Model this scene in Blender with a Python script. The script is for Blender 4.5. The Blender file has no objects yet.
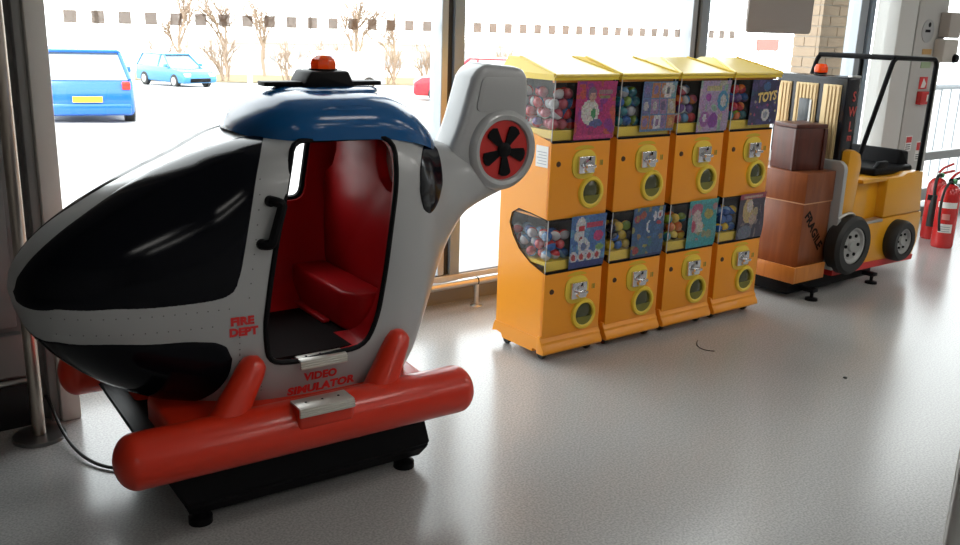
import bpy, bmesh, math, random
from mathutils import Vector, Matrix
random.seed(7)
PI=math.pi
S=bpy.context.scene
# ---------------------------------------------------------------- camera
cam_d=bpy.data.cameras.new('camera'); cam=bpy.data.objects.new('camera',cam_d); S.collection.objects.link(cam); S.camera=cam
cam_d.sensor_width=36; cam_d.lens=915/960*36; cam_d.clip_start=.02; cam_d.clip_end=300
YAW,PITCH,ROLL=.6472,.266,-.0317
fw=Vector((math.sin(YAW)*math.cos(PITCH),math.cos(YAW)*math.cos(PITCH),-math.sin(PITCH)))
rt=Vector((math.cos(YAW),-math.sin(YAW),0)); dn=fw.cross(rt)
rt2=math.cos(ROLL)*rt+math.sin(ROLL)*dn; dn2=-math.sin(ROLL)*rt+math.cos(ROLL)*dn
M=Matrix((rt2,-dn2,-fw)).transposed().to_4x4(); M.translation=(0,0,1.40); cam.matrix_world=M
# ---------------------------------------------------------------- world, light, exposure
W=bpy.data.worlds.new('World'); S.world=W; W.use_nodes=True
bg=W.node_tree.nodes['Background']; bg.inputs[0].default_value=(.93,.97,1,1); bg.inputs[1].default_value=5.0
S.view_settings.view_transform='Standard'; S.view_settings.look='None'; S.view_settings.gamma=1
S.view_settings.exposure=0.0; S.view_settings.use_curve_mapping=False
sun_d=bpy.data.lights.new('sun','SUN'); sun_d.energy=3.0; sun_d.angle=.03; sun_d.color=(1,.95,.86)
sun=bpy.data.objects.new('sun',sun_d); S.collection.objects.link(sun)
sun.rotation_euler=(math.radians(50),0,math.radians(-35))   # stands high behind the building, lights the car park only
PORTALS=[(2.7,3.79,1.5,5.8,2.6),(9.5,3.79,1.5,4.4,2.6)]
for px,py,pz,w,h in PORTALS:
    l=bpy.data.lights.new('window_portal','AREA'); l.shape='RECTANGLE'; l.size=w; l.size_y=h; l.cycles.is_portal=True
    o=bpy.data.objects.new('window_portal',l); S.collection.objects.link(o); o.location=(px,py,pz); o.rotation_euler=(-PI/2,0,0)
CEIL_LAMP=7.5
# ---------------------------------------------------------------- materials
MATS={}
def mat(name,col,rough=.5,metal=0.,spec=.5,coat=0.,emit=0.,bump=None,noise=None,trans=0.):
    if name in MATS: return MATS[name]
    m=bpy.data.materials.new(name); m.use_nodes=True; nt=m.node_tree; b=nt.nodes['Principled BSDF']
    b.inputs['Base Color'].default_value=(*col,1); b.inputs['Roughness'].default_value=rough; b.inputs['Metallic'].default_value=metal
    b.inputs['Specular IOR Level'].default_value=spec; b.inputs['Coat Weight'].default_value=coat; b.inputs['Coat Roughness'].default_value=.06
    if emit: b.inputs['Emission Color'].default_value=(*col,1); b.inputs['Emission Strength'].default_value=emit
    if trans: b.inputs['Transmission Weight'].default_value=trans
    tc=nt.nodes.new('ShaderNodeTexCoord')
    if noise:   # (scale, amount, second colour)
        n=nt.nodes.new('ShaderNodeTexNoise'); n.inputs['Scale'].default_value=noise[0]; n.inputs['Detail'].default_value=6
        r=nt.nodes.new('ShaderNodeValToRGB'); r.color_ramp.elements[0].position=.5-noise[1]; r.color_ramp.elements[1].position=.5+noise[1]
        r.color_ramp.elements[0].color=(*noise[2],1); r.color_ramp.elements[1].color=(*col,1)
        nt.links.new(tc.outputs['Object'],n.inputs['Vector']); nt.links.new(n.outputs[0],r.inputs[0]); nt.links.new(r.outputs[0],b.inputs['Base Color'])
    if bump:
        n=nt.nodes.new('ShaderNodeTexNoise'); n.inputs['Scale'].default_value=bump[0]; n.inputs['Detail'].default_value=3
        u=nt.nodes.new('ShaderNodeBump'); u.inputs['Strength'].default_value=bump[1]; u.inputs['Distance'].default_value=.01
        nt.links.new(tc.outputs['Object'],n.inputs['Vector']); nt.links.new(n.outputs[0],u.inputs['Height']); nt.links.new(u.outputs[0],b.inputs['Normal'])
    MATS[name]=m; return m
def clear(name,col=(1,1,1),refl=.08,rough=.02):
    if name in MATS: return MATS[name]
    m=bpy.data.materials.new(name); m.use_nodes=True; nt=m.node_tree; nt.nodes.clear()
    o=nt.nodes.new('ShaderNodeOutputMaterial'); t=nt.nodes.new('ShaderNodeBsdfTransparent'); g=nt.nodes.new('ShaderNodeBsdfGlossy')
    x=nt.nodes.new('ShaderNodeMixShader'); f=nt.nodes.new('ShaderNodeLayerWeight'); f.inputs[0].default_value=.5
    pw=nt.nodes.new('ShaderNodeMath'); pw.operation='POWER'; pw.inputs[1].default_value=4.
    mu=nt.nodes.new('ShaderNodeMath'); mu.operation='MULTIPLY_ADD'; mu.inputs[1].default_value=.55; mu.inputs[2].default_value=refl
    t.inputs[0].default_value=(*col,1); g.inputs['Roughness'].default_value=rough
    nt.links.new(f.outputs['Facing'],pw.inputs[0]); nt.links.new(pw.outputs[0],mu.inputs[0]); nt.links.new(mu.outputs[0],x.inputs[0]); nt.links.new(t.outputs[0],x.inputs[1]); nt.links.new(g.outputs[0],x.inputs[2]); nt.links.new(x.outputs[0],o.inputs[0])
    MATS[name]=m; return m
def wood(name,c1,c2,scale=14,rough=.35):
    m=mat(name,c1,rough); nt=m.node_tree; b=nt.nodes['Principled BSDF']
    tc=nt.nodes.new('ShaderNodeTexCoord'); mp=nt.nodes.new('ShaderNodeMapping'); mp.inputs['Scale'].default_value=(scale,scale,2)
    n=nt.nodes.new('ShaderNodeTexNoise'); n.inputs['Scale'].default_value=2; n.inputs['Detail'].default_value=8; n.inputs['Distortion'].default_value=.6
    r=nt.nodes.new('ShaderNodeValToRGB'); r.color_ramp.elements[0].color=(*c2,1); r.color_ramp.elements[1].color=(*c1,1); r.color_ramp.elements[0].position=.3; r.color_ramp.elements[1].position=.7
    nt.links.new(tc.outputs['Object'],mp.inputs[0]); nt.links.new(mp.outputs[0],n.inputs['Vector']); nt.links.new(n.outputs[0],r.inputs[0]); nt.links.new(r.outputs[0],b.inputs['Base Color']); return m
def floor_mat():
    m=mat('vinyl_floor',(.42,.41,.40),.24,spec=.5); nt=m.node_tree; b=nt.nodes['Principled BSDF']
    tc=nt.nodes.new('ShaderNodeTexCoord')
    n=nt.nodes.new('ShaderNodeTexNoise'); n.inputs['Scale'].default_value=140; n.inputs['Detail'].default_value=2
    r=nt.nodes.new('ShaderNodeValToRGB'); r.color_ramp.elements[0].position=.35; r.color_ramp.elements[1].position=.65
    r.color_ramp.elements[0].color=(.33,.33,.325,1); r.color_ramp.elements[1].color=(.47,.465,.455,1)
    n2=nt.nodes.new('ShaderNodeTexNoise'); n2.inputs['Scale'].default_value=1.6; n2.inputs['Detail'].default_value=4
    mx=nt.nodes.new('ShaderNodeMixRGB'); mx.blend_type='MULTIPLY'; mx.inputs[0].default_value=.12
    n3=nt.nodes.new('ShaderNodeTexNoise'); n3.inputs['Scale'].default_value=60; n3.inputs['Detail'].default_value=4
    bu=nt.nodes.new('ShaderNodeBump'); bu.inputs['Strength'].default_value=.03; bu.inputs['Distance'].default_value=.004
    rr=nt.nodes.new('ShaderNodeMapRange'); rr.inputs[3].default_value=.25; rr.inputs[4].default_value=.29
    nt.links.new(tc.outputs['Object'],n.inputs['Vector']); nt.links.new(tc.outputs['Object'],n2.inputs['Vector']); nt.links.new(tc.outputs['Object'],n3.inputs['Vector'])
    nt.links.new(n.outputs[0],r.inputs[0]); nt.links.new(r.outputs[0],mx.inputs[1]); nt.links.new(n2.outputs[0],mx.inputs[2]); nt.links.new(mx.outputs[0],b.inputs['Base Color'])
    nt.links.new(n3.outputs[0],bu.inputs['Height']); nt.links.new(bu.outputs[0],b.inputs['Normal']); b.inputs['Roughness'].default_value=.22
    return m
def print_mat():
    m=mat('poster_print',(1,1,1),.35); nt=m.node_tree; a=nt.nodes.new('ShaderNodeVertexColor'); a.layer_name='Col'
    nt.links.new(a.outputs[0],nt.nodes['Principled BSDF'].inputs['Base Color']); return m
def lens_mat():
    m=mat('beacon_orange',(1.,.16,.006),.2,coat=.4); nt=m.node_tree; t=nt.nodes.new('ShaderNodeBsdfTranslucent'); t.inputs[0].default_value=(1.,.17,.006,1); x=nt.nodes.new('ShaderNodeMixShader'); x.inputs[0].default_value=.5
    nt.links.new(nt.nodes['Principled BSDF'].outputs[0],x.inputs[1]); nt.links.new(t.outputs[0],x.inputs[2]); nt.links.new(x.outputs[0],nt.nodes['Material Output'].inputs[0]); return m
GREY=mat('body_grey',(.37,.375,.375),.3,.1,coat=.3); HRED=mat('skid_red',(.60,.028,.008),.30,spec=.4,coat=.2); BLACK=mat('gloss_black',(.003,.0035,.006),.12,spec=.16)
MBLACK=mat('matt_black',(.005,.005,.006),.45,spec=.1); BLUE=mat('roof_blue',(.006,.085,.25),.16,spec=.35,coat=.15); LINER=mat('liner_red',(.50,.010,.014),.34,spec=.14)
LINER_SHEEN=mat('liner_sheen_pink',(.80,.55,.50),.4); STEEL=mat('steel',(.55,.54,.52),.28,1.); ALU=mat('aluminium',(.62,.61,.58),.38,.9)
ORANGE=mat('machine_orange',(.86,.315,.010),.32,coat=.15); YELLOW=mat('machine_yellow',(.80,.58,.06),.28); CHROME=mat('chrome',(.72,.72,.74),.14,1.)
FYEL=mat('truck_yellow',(.72,.33,.012),.3,coat=.3); RUBBER=mat('rubber',(.012,.013,.013),.55); HUB=mat('hub_grey',(.36,.36,.35),.45,.3)
BEACON=lens_mat(); EXT=mat('ext_red',(.55,.02,.02),.25,coat=.4); WHITE=mat('paper_white',(.78,.78,.76),.5)
FRAME=mat('frame_cream',(.62,.615,.59),.45); FRAMED=mat('frame_dark',(.10,.105,.115),.4,.3); FRAMEL=mat('frame_light',(.42,.46,.50),.4,.5)
PANELG=mat('panel_grey',(.22,.215,.21),.5); GLASS=clear('window_glass',(.98,.99,.98),.02); ACRYL=clear('acrylic',(.96,.96,.97),.025,.03)
LRED=mat('letter_red',(.62,.02,.02),.4); PRINT=print_mat()
# ---------------------------------------------------------------- mesh helpers
def link(o): S.collection.objects.link(o); return o
def obj(name,bm,m=None,parent=None,smooth=True,angle=35):
    bmesh.ops.recalc_face_normals(bm,faces=bm.faces)
    me=bpy.data.meshes.new(name); bm.to_mesh(me); bm.free()
    ms=m if isinstance(m,(list,tuple)) else [m]
    for q in ms: me.materials.append(q)
    if smooth:
        me.shade_smooth()
        try: me.set_sharp_from_angle(angle=math.radians(angle))
        except Exception: pass
    o=bpy.data.objects.new(name,me); link(o)
    if parent is not None: setpar(o,parent)
    return o
def setpar(o,p):
    o.parent=p
    chain=Matrix.Identity(4); q=p; L=[]
    while q is not None:
        L.append(q); q=q.parent
    for q in reversed(L): chain=chain@(q.matrix_parent_inverse@q.matrix_basis if q.parent else q.matrix_basis)
    o.matrix_parent_inverse=chain.inverted()
def thing(name,label,cat,loc=(0,0,0),group=None):
    o=bpy.data.objects.new(name,None); link(o); o.location=loc; o.empty_display_size=.1
    return tag(o,label,cat,group)
def tag(o,label,cat,group=None):
    o['label']=label; o['category']=cat
    if group: o['group']=group
    return o
def struct(o): o['kind']='structure'; return o
def copy_tree(o,parent=None):
    c=o.copy(); link(c); c.parent=parent
    for ch in list(o.children): copy_tree(ch,c)
    return c
def merge(bm,b2,mi=0):
    me=bpy.data.meshes.new('tmp'); 
    for f in b2.faces: f.material_index=mi
    b2.to_mesh(me); b2.free(); bm.from_mesh(me); bpy.data.meshes.remove(me); return bm
def box(x0,x1,y0,y1,z0,z1,bev=0,seg=2,bm=None,mi=0):
    b=bmesh.new(); bmesh.ops.create_cube(b,size=1)
    for v in b.verts: v.co=Vector((x0+(v.co.x+.5)*(x1-x0),y0+(v.co.y+.5)*(y1-y0),z0+(v.co.z+.5)*(z1-z0)))
    if bev: bmesh.ops.bevel(b,geom=b.edges[:],offset=bev,segments=seg,affect='EDGES',profile=.5)
    return merge(bm,b,mi) if bm is not None else b
def prism(pts,axis,a,b_,bev=0,seg=2,bm=None,mi=0):
    """polygon pts in the plane across `axis`, extruded from a to b_"""
    b=bmesh.new()
    def P(p,q): return {'x':(q,p[0],p[1]),'y':(p[0],q,p[1]),'z':(p[0],p[1],q)}[axis]
    v0=[b.verts.new(P(p,a)) for p in pts]; v1=[b.verts.new(P(p,b_)) for p in pts]
    f0=b.faces.new(v0); f1=b.faces.new(v1[::-1]); n=len(pts)
    for i in range(n): b.faces.new((v0[i],v0[(i+1)%n],v1[(i+1)%n],v1[i]))
    bmesh.ops.recalc_face_normals(b,faces=b.faces)
    if bev:
        es=[e for e in b.edges if len(e.link_faces)==2 and e.calc_face_angle(0)>.5]
        bmesh.ops.bevel(b,geom=es,offset=bev,segments=seg,affect='EDGES',profile=.5)
    bmesh.ops.triangulate(b,faces=[f for f in b.faces if len(f.verts)>4])
    return merge(bm,b,mi) if bm is not None else b
def frames(path,closed=False):
    n=len(path); out=[]; up=None
    for i in range(n):
        a=path[(i-1)%n] if (closed or i) else path[0]; c=path[(i+1)%n] if (closed or i<n-1) else path[-1]
        t=(c-a).normalized()
        if up is None:
            up=Vector((0,0,1)) if abs(t.z)<.9 else Vector((1,0,0))
        u=(up-t*up.dot(t)); 
        if u.length<1e-4: u=t.orthogonal()
        u.normalize(); up=u; out.append((t,u,t.cross(u)))
    return out
def tube(path,r,n=10,bm=None,mi=0,closed=False,cap=True):
    path=[Vector(p) for p in path]; b=bmesh.new(); rs=r if isinstance(r,(list,tuple)) else [r]*len(path); R=[]
    for p,(t,u,v),q in zip(path,frames(path,closed),rs):
        R.append([b.verts.new(p+q*(math.cos(2*PI*k/n)*u+math.sin(2*PI*k/n)*v)) for k in range(n)])
    m=len(path)
    for i in range(m if closed else m-1):
        A,B=R[i],R[(i+1)%m]
        for k in range(n): b.faces.new((A[k],A[(k+1)%n],B[(k+1)%n],B[k]))
    if cap and not closed: b.faces.new(R[0]); b.faces.new(R[-1])
    bmesh.ops.recalc_face_normals(b,faces=b.faces)
    return merge(bm,b,mi) if bm is not None else b
def lathe(prof,c=(0,0,0),axis='z',n=24,bm=None,mi=0):
    """prof: (radius, height) list"""
    b=bmesh.new(); R=[]
    def P(r,h,a):
        x,y=r*math.cos(a),r*math.sin(a)
        q={'z':(x,y,h),'y':(x,h,y),'x':(h,x,y)}[axis]; return (c[0]+q[0],c[1]+q[1],c[2]+q[2])
    for r,h in prof:
        R.append([b.verts.new(P(r,h,0))] if r<1e-6 else [b.verts.new(P(r,h,2*PI*k/n)) for k in range(n)])
    for A,B in zip(R[:-1],R[1:]):
        for k in range(n):
            k2=(k+1)%n
            if len(A)==1 and len(B)==1: continue
            if len(A)==1: b.faces.new((A[0],B[k],B[k2]))
            elif len(B)==1: b.faces.new((A[k],A[k2],B[0]))
            else: b.faces.new((A[k],A[k2],B[k2],B[k]))
    if len(R[0])>1: b.faces.new(R[0])
    if len(R[-1])>1: b.faces.new(R[-1])
    bmesh.ops.recalc_face_normals(b,faces=b.faces)
    return merge(bm,b,mi) if bm is not None else b
def rnd(pts,r,seg=5,closed=False):
    """round the corners of a polyline"""
    pts=[Vector(p) for p in pts]; out=[]; n=len(pts)
    for i in range(n):
        if not closed and i in (0,n-1): out.append(pts[i]); continue
        p=pts[i]; a=pts[(i-1)%n]; c=pts[(i+1)%n]; da=(a-p); dc=(c-p); q=min(r,da.length*.48,dc.length*.48)
        A=p+da.normalized()*q; B=p+dc.normalized()*q
        for k in range(seg+1):
            t=k/seg; out.append((1-t)**2*A+2*t*(1-t)*p+t*t*B)
    return out
def rnd2(pts,r,seg=5): return [(p.x,p.y) for p in rnd([(a,b,0) for a,b in pts],r,seg,True)]
def text_bm(s,size,bold=0.,depth=.0003):
    """flat lettering in x,y (x along the line), centred, as a bmesh"""
    c=bpy.data.curves.new('lettering','FONT'); c.body=s; c.size=size; c.align_x='CENTER'; c.align_y='CENTER'; c.offset=bold; c.space_character=1+bold*14; c.extrude=depth; c.resolution_u=3
    o=bpy.data.objects.new('lettering',c); link(o); bpy.context.view_layer.update()
    me=bpy.data.meshes.new_from_object(o); bpy.data.objects.remove(o); bpy.data.curves.remove(c)
    b=bmesh.new(); b.from_mesh(me); bpy.data.meshes.remove(me); return b
def lettering(s,size,m,parent,place,bold=0.,sx=1.,name='lettering'):
    b=text_bm(s,size,bold)
    for v in b.verts: v.co=Vector(place(v.co.x*sx,v.co.y,v.co.z))
    o=obj(name,b,m,parent,smooth=False); return o
# ================================================================ the setting
ROOM=dict(x0=-4.,x1=12.,y0=-6.,y1=3.72,h=3.0)
struct(obj('floor',box(ROOM['x0'],ROOM['x1'],ROOM['y0'],3.74,-.06,0),floor_mat(),smooth=False))
struct(obj('ceiling',box(ROOM['x0'],ROOM['x1'],ROOM['y0'],3.95,3.0,3.1),mat('ceiling_grey',(.30,.30,.29),.8),smooth=False))
WALLM=mat('wall_paint',(.34,.33,.31),.7,noise=(2,.3,(.30,.29,.28)))
struct(obj('wall_back',box(ROOM['x0'],ROOM['x1'],-6.1,-6,-.06,3.0),WALLM,smooth=False))
struct(obj('wall_left',box(-4.1,-4,-6,3.3,-.06,3.0),WALLM,smooth=False))
struct(obj('wall_right',box(12,12.1,-6,3.74,-.06,3.0),WALLM,smooth=False))
# far-left service wall with grey cladding panels
wl=struct(obj('wall_window_side',box(-4,.60,3.30,3.80,-.06,3.0),PANELG,smooth=False))
for z0,z1,x0,x1 in ((.36,.86,-.6,.52),(.87,1.06,-.6,.52),(1.07,1.9,-.6,.52)):
    obj('cladding_panel',box(x0,x1,3.275,3.30,z0,z1,.004),PANELG,wl)
obj('kick_plate',box(-.6,.56,3.265,3.30,0,.16,.003),mat('kick_black',(.012,.012,.013),.35),wl)
obj('ledge_panel',box(-.6,.53,3.255,3.30,.19,.34,.006),mat('ledge_grey',(.21,.205,.20),.45),wl)
obj('bumper_rail',tube([(-.6,3.255,.172),(.53,3.255,.172)],.010,12),STEEL,wl)
t1=struct(obj('trim_1',box(.595,.625,3.255,3.76,0,3.0,.004),mat('jamb_grey',(.24,.235,.225),.5)))
t2=struct(obj('trim_2',box(.626,.690,3.235,3.80,0,3.0,.006),mat('jamb_cream',(.66,.64,.59),.5)))
# window wall: mullions, sill, skirting, head
def mullion(name,x0,x1,x2,x3):
    m=struct(obj(name,box(x0,x1,3.69,3.79,.155,2.85,.004),FRAMEL,smooth=False))
    obj('gasket',box(x1,x2,3.70,3.78,.155,2.85),mat('gasket',(.02,.021,.024),.5),m,smooth=False)
    obj('cover_strip',box(x2,x3,3.68,3.79,.155,2.85,.004),mat('frame_mid',(.26,.33,.41),.4),m)
mullion('trim_3',2.520,2.558,2.588,2.648); mullion('trim_4',4.280,4.319,4.346,4.415); mullion('trim_5',6.0,6.09,6.11,6.165)
struct(obj('baseboard_window',box(0.69,6.5,3.71,3.80,-.05,.10),mat('skirt_grey',(.20,.205,.21),.4),smooth=False))
sill=struct(obj('trim_6',box(0.69,6.5,3.675,3.86,.10,.155,.006),FRAME))
obj('sill_groove',box(0.69,6.5,3.685,3.70,.155,.160),FRAMED,sill,smooth=False)
struct(obj('trim_7',box(0.69,12,3.68,3.84,2.85,3.0),FRAME,smooth=False))
SQM=mat('frosted_square',(.36,.29,.24),.8)
nt=SQM.node_tree; _t=nt.nodes.new('ShaderNodeBsdfTransparent'); _m=nt.nodes.new('ShaderNodeMixShader'); _m.inputs[0].default_value=.68; _t.inputs[0].default_value=(1,.93,.88,1)
nt.links.new(_t.outputs[0],_m.inputs[1]); nt.links.new(nt.nodes['Principled BSDF'].outputs[0],_m.inputs[2]); nt.links.new(_m.outputs[0],nt.nodes['Material Output'].inputs[0])
def window(n,x0,x1,z0=.155):
    w=struct(obj('window_%d'%n,box(x0,x1,3.745,3.751,z0,2.85),GLASS,smooth=False)); return w
panes=[window(1,0.69,2.52),window(2,2.648,4.28),window(3,4.415,6.0),window(4,6.165,6.45)]
sqx=[.882+.0992*i for i in range(17)]+[2.766+.0966*i for i in range(16)]+[4.52+.0966*i for i in range(3)]
sqm=None
for x in sqx:
    p=panes[0] if x<2.52 else panes[1] if x<4.3 else panes[2]
    if sqm is None:
        o=obj('frosted_square',box(-.0235,.0235,-.0008,.0008,-.0235,.0235),SQM,smooth=False); sqm=o.data
    else:
        o=bpy.data.objects.new('frosted_square',sqm); link(o)
    o.location=(x,3.7435,1.378); setpar(o,p)
# right-hand post and the glazing beyond
struct(obj('trim_8',box(6.45,6.69,3.66,3.84,0,2.85,.008),FRAME))
po=struct(obj('trim_9',box(6.715,7.13,3.665,3.84,0,2.85,.006),mat('post_grey',(.50,.49,.47),.5)))
struct(obj('trim_10',box(6.69,6.715,3.70,3.84,0,2.85),mat('gap_black',(.01,.01,.01),.6),smooth=False))
window(5,7.13,11.9,.0)
for k,(z,r) in enumerate(((.485,.035),(.175,.05))):
    struct(obj('trim_%d'%(12+k),box(7.13,11.9,3.69,3.74,z-r,z+r,.01),mat('rail_pale',(.40,.42,.43),.4,.2)))
struct(obj('baseboard_right',box(7.13,11.9,3.68,3.80,-.05,.08),mat('skirt_dark',(.12,.12,.12),.4),smooth=False))
# fittings on the post
def plate(name,x0,x1,z0,z1,m,label,cat,y=3.665,d=.004,bev=.001):
    return tag(obj(name,box(x0,x1,y-d,y,z0,z1,bev),m),label,cat)
tag(obj('pictogram_sign',lathe([(0,-.004),(.085,-.004),(.085,0),(0,0)],(6.87,3.664,1.445),'y',28),mat('sign_grey',(.38,.385,.39),.5)),'round grey pictogram notice high on the pale post','sign')
pg=bpy.data.objects['pictogram_sign']
obj('pictogram',box(6.83,6.90,3.6585,3.6605,1.435,1.455,bm=lathe([(0,-.002),(.018,-.002),(.018,0),(0,0)],(6.88,3.6605,1.49),'y',12)),MBLACK,pg)
plate('warning_sticker',6.835,6.965,1.275,1.315,mat('sticker_orange',(.55,.33,.12),.5),'small orange and white sticker under the round notice','sticker')
plate('exit_sticker',6.845,6.985,1.175,1.22,mat('sticker_green',(.32,.42,.25),.5),'small green sticker above the fire alarm notice','sticker')
fs=plate('fire_notice',6.86,6.975,1.02,1.11,LRED,'red fire notice with white flame panel above the call point','sign')
obj('flame_panel',prism([(6.885,1.03),(6.94,1.03),(6.955,1.06),(6.915,1.10),(6.90,1.07)],'y',3.6595,3.6609),WHITE,fs,smooth=False)
cp=thing('call_point','red break glass fire call point box on the pale post','alarm',(6.93,3.665,.96))
obj('housing',box(6.85,7.03,3.625,3.665,.905,1.005,.006),EXT,cp); obj('glass_panel',box(6.93,7.0,3.62,3.626,.93,.98,.002),WHITE,cp)
for i,(x0,x1,z0,z1,l) in enumerate(((6.79,6.88,.555,.67,'small red and white safety notice low on the pale post'),(6.955,7.05,.47,.62,'tall narrow safety notice with red heading low on post edge'))):
    n=plate('safety_notice',x0,x1,z0,z1,WHITE,l,'sign'); 
    obj('heading',box(x0+.008,x1-.008,3.6595,3.6611,z0+(z1-z0)*.55,z1-.008),LRED,n,smooth=False)
    for k in range(3): obj('text_line',box(x0+.01,x1-.015,3.6595,3.6611,z0+.012+k*.016,z0+.018+k*.016),MBLACK,n,smooth=False)
bx=thing('sensor_box','two beige sensor boxes with black knob fixed to post edge','sensor',(7.1,3.66,1.2))
obj('upper_box',box(7.02,7.2,3.58,3.665,1.40,1.585,.012),mat('box_taupe',(.42,.38,.34),.5),bx); obj('lower_box',box(6.99,7.2,3.58,3.665,1.22,1.39,.012),mat('box_beige',(.55,.51,.46),.5),bx)
obj('knob',lathe([(0,-.03),(.03,-.03),(.035,0),(0,0)],(7.16,3.585,1.25),'y',14),MBLACK,bx)
tag(obj('window_sign',prism(rnd2([(4.83,1.395),(5.50,1.395),(5.50,1.95),(4.83,1.95)],.035),'y',3.728,3.742),mat('sign_back',(.36,.33,.31),.6)),'grey rounded sign board seen from behind on the window','sign')
# low stainless bumper rail along the window
rail=thing('bumper_rail','low stainless steel bumper rail on short posts along the window','rail',(3.5,3.6,0))
obj('rail_tube',tube([(.95,3.6,.131),(6.35,3.6,.131)],.021,14),STEEL,rail)
for x in (1.05,2.70,4.30,5.95):
    p=obj('rail_post',tube([(x,3.6,0),(x,3.6,.115)],.014,12),STEEL,rail); obj('floor_flange',lathe([(0,0),(.032,0),(.030,.006),(.014,.009),(0,.009)],(x,3.6,0),n=18),STEEL,p)
    obj('joint_ring',tube([(x-.003,3.6,.131),(x+.003,3.6,.131)],.0225,14),MBLACK,p)
# steel post by the left-hand jamb
sp=thing('steel_post','tall stainless steel post on round floor plate beside the grey cladding','post',(.533,3.150,0))
obj('pole',tube([(.533,3.150,.01),(.533,3.150,2.6)],.0215,18),mat('steel_warm',(.50,.44,.38),.3,1.),sp)
obj('floor_plate',lathe([(0,0),(.085,0),(.083,.012),(.03,.016),(0,.016)],(.533,3.150,0),n=28),mat('plate_steel',(.20,.20,.20),.3,.9),sp)
# chrome barrier post close by on the right
cpo=thing('barrier_post','polished chrome barrier post beside a navy panel','barrier',(1.80,.74,0))
obj('pole',tube([(1.815,.74,.008),(1.815,.74,1.02)],.026,20),STEEL,cpo)
obj('floor_plate',lathe([(0,0),(.10,0),(.098,.008),(.03,.014),(0,.014)],(1.815,.74,0),n=28),STEEL,cpo); obj('cap',lathe([(.026,1.02),(.028,1.022),(.026,1.04),(0,1.046)],(1.815,.74,0),n=20),STEEL,cpo)
nb=obj('navy_panel',box(1.86,2.6,.735,.755,.12,.55,.006),mat('navy',(.006,.009,.05),.4),cpo)
obj('panel_bracket',box(1.82,1.88,.737,.753,.46,.50),STEEL,cpo,smooth=False); obj('panel_bracket',box(1.82,1.88,.737,.753,.17,.21),STEEL,cpo,smooth=False)
# ceiling lamps of the shop (above and behind the viewpoint)
LAMP=mat('lamp_white',(1,.97,.92),.5,emit=CEIL_LAMP)
li=0
for y in (-4.2,-1.8,.6):
    for x in (-1.4,2.4,5.0,7.6,10.2):
        if x<0 and y>0: continue
        l=thing('ceiling_light','recessed square ceiling light panel in the shop','ceiling light',(x,y,3.0),'shop ceiling lights')
        obj('frame',prism([(x-.62,y-.32),(x+.62,y-.32),(x+.62,y+.32),(x-.62,y+.32)],'z',2.985,3.0),FRAME,l,smooth=False)
        obj('diffuser',box(x-.6,x+.6,y-.3,y+.3,2.978,2.986),LAMP,l,smooth=False)
# ================================================================ outside
GZ=-.06
def gz(x,y): return GZ-.043*max(0.,x*.603+y*.798-6.)     # the car park falls away from the shop
bm=bmesh.new(); gx=[-60,-20,0,4,8,12,20,40,80,140]; gy=[3.86,5,6,7.5,9,12,20,40,80,130]
V=[[bm.verts.new((x,y,gz(x,y))) for y in gy] for x in gx]
for i in range(len(gx)-1):
    for j in range(len(gy)-1): bm.faces.new((V[i][j],V[i+1][j],V[i+1][j+1],V[i][j+1]))
struct(obj('car_park',bm,mat('tarmac',(.50,.49,.48),.85,noise=(.6,.3,(.42,.41,.4))),smooth=False))
# brick pier of the building just outside the glass
BRICKC=mat('brick_beige',(.50,.38,.27),.8,noise=(3,.25,(.40,.30,.21)))
pier=struct(obj('trim_20',box(6.20,6.62,4.12,4.335,GZ,3.0),mat('mortar',(.52,.47,.40),.9),smooth=False))
for r in range(40):
    z=GZ+.01+r*.0755
    if z+.066>3.0: break
    for x in [6.195+(.0 if r%2 else -.105)+k*.213 for k in range(3)]:
        a,b_=max(x,6.193),min(x+.203,6.627)
        if b_-a>.03: obj('brick',box(a,b_,4.112,4.14,z,z+.066),BRICKC,pier,smooth=False)
    for y in ([4.142] if r%2 else [4.142,4.245]):
        obj('brick',box(6.192,6.21,y,min(y+(.193 if r%2 else .095),4.338),z,z+.066),BRICKC,pier,smooth=False)
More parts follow.
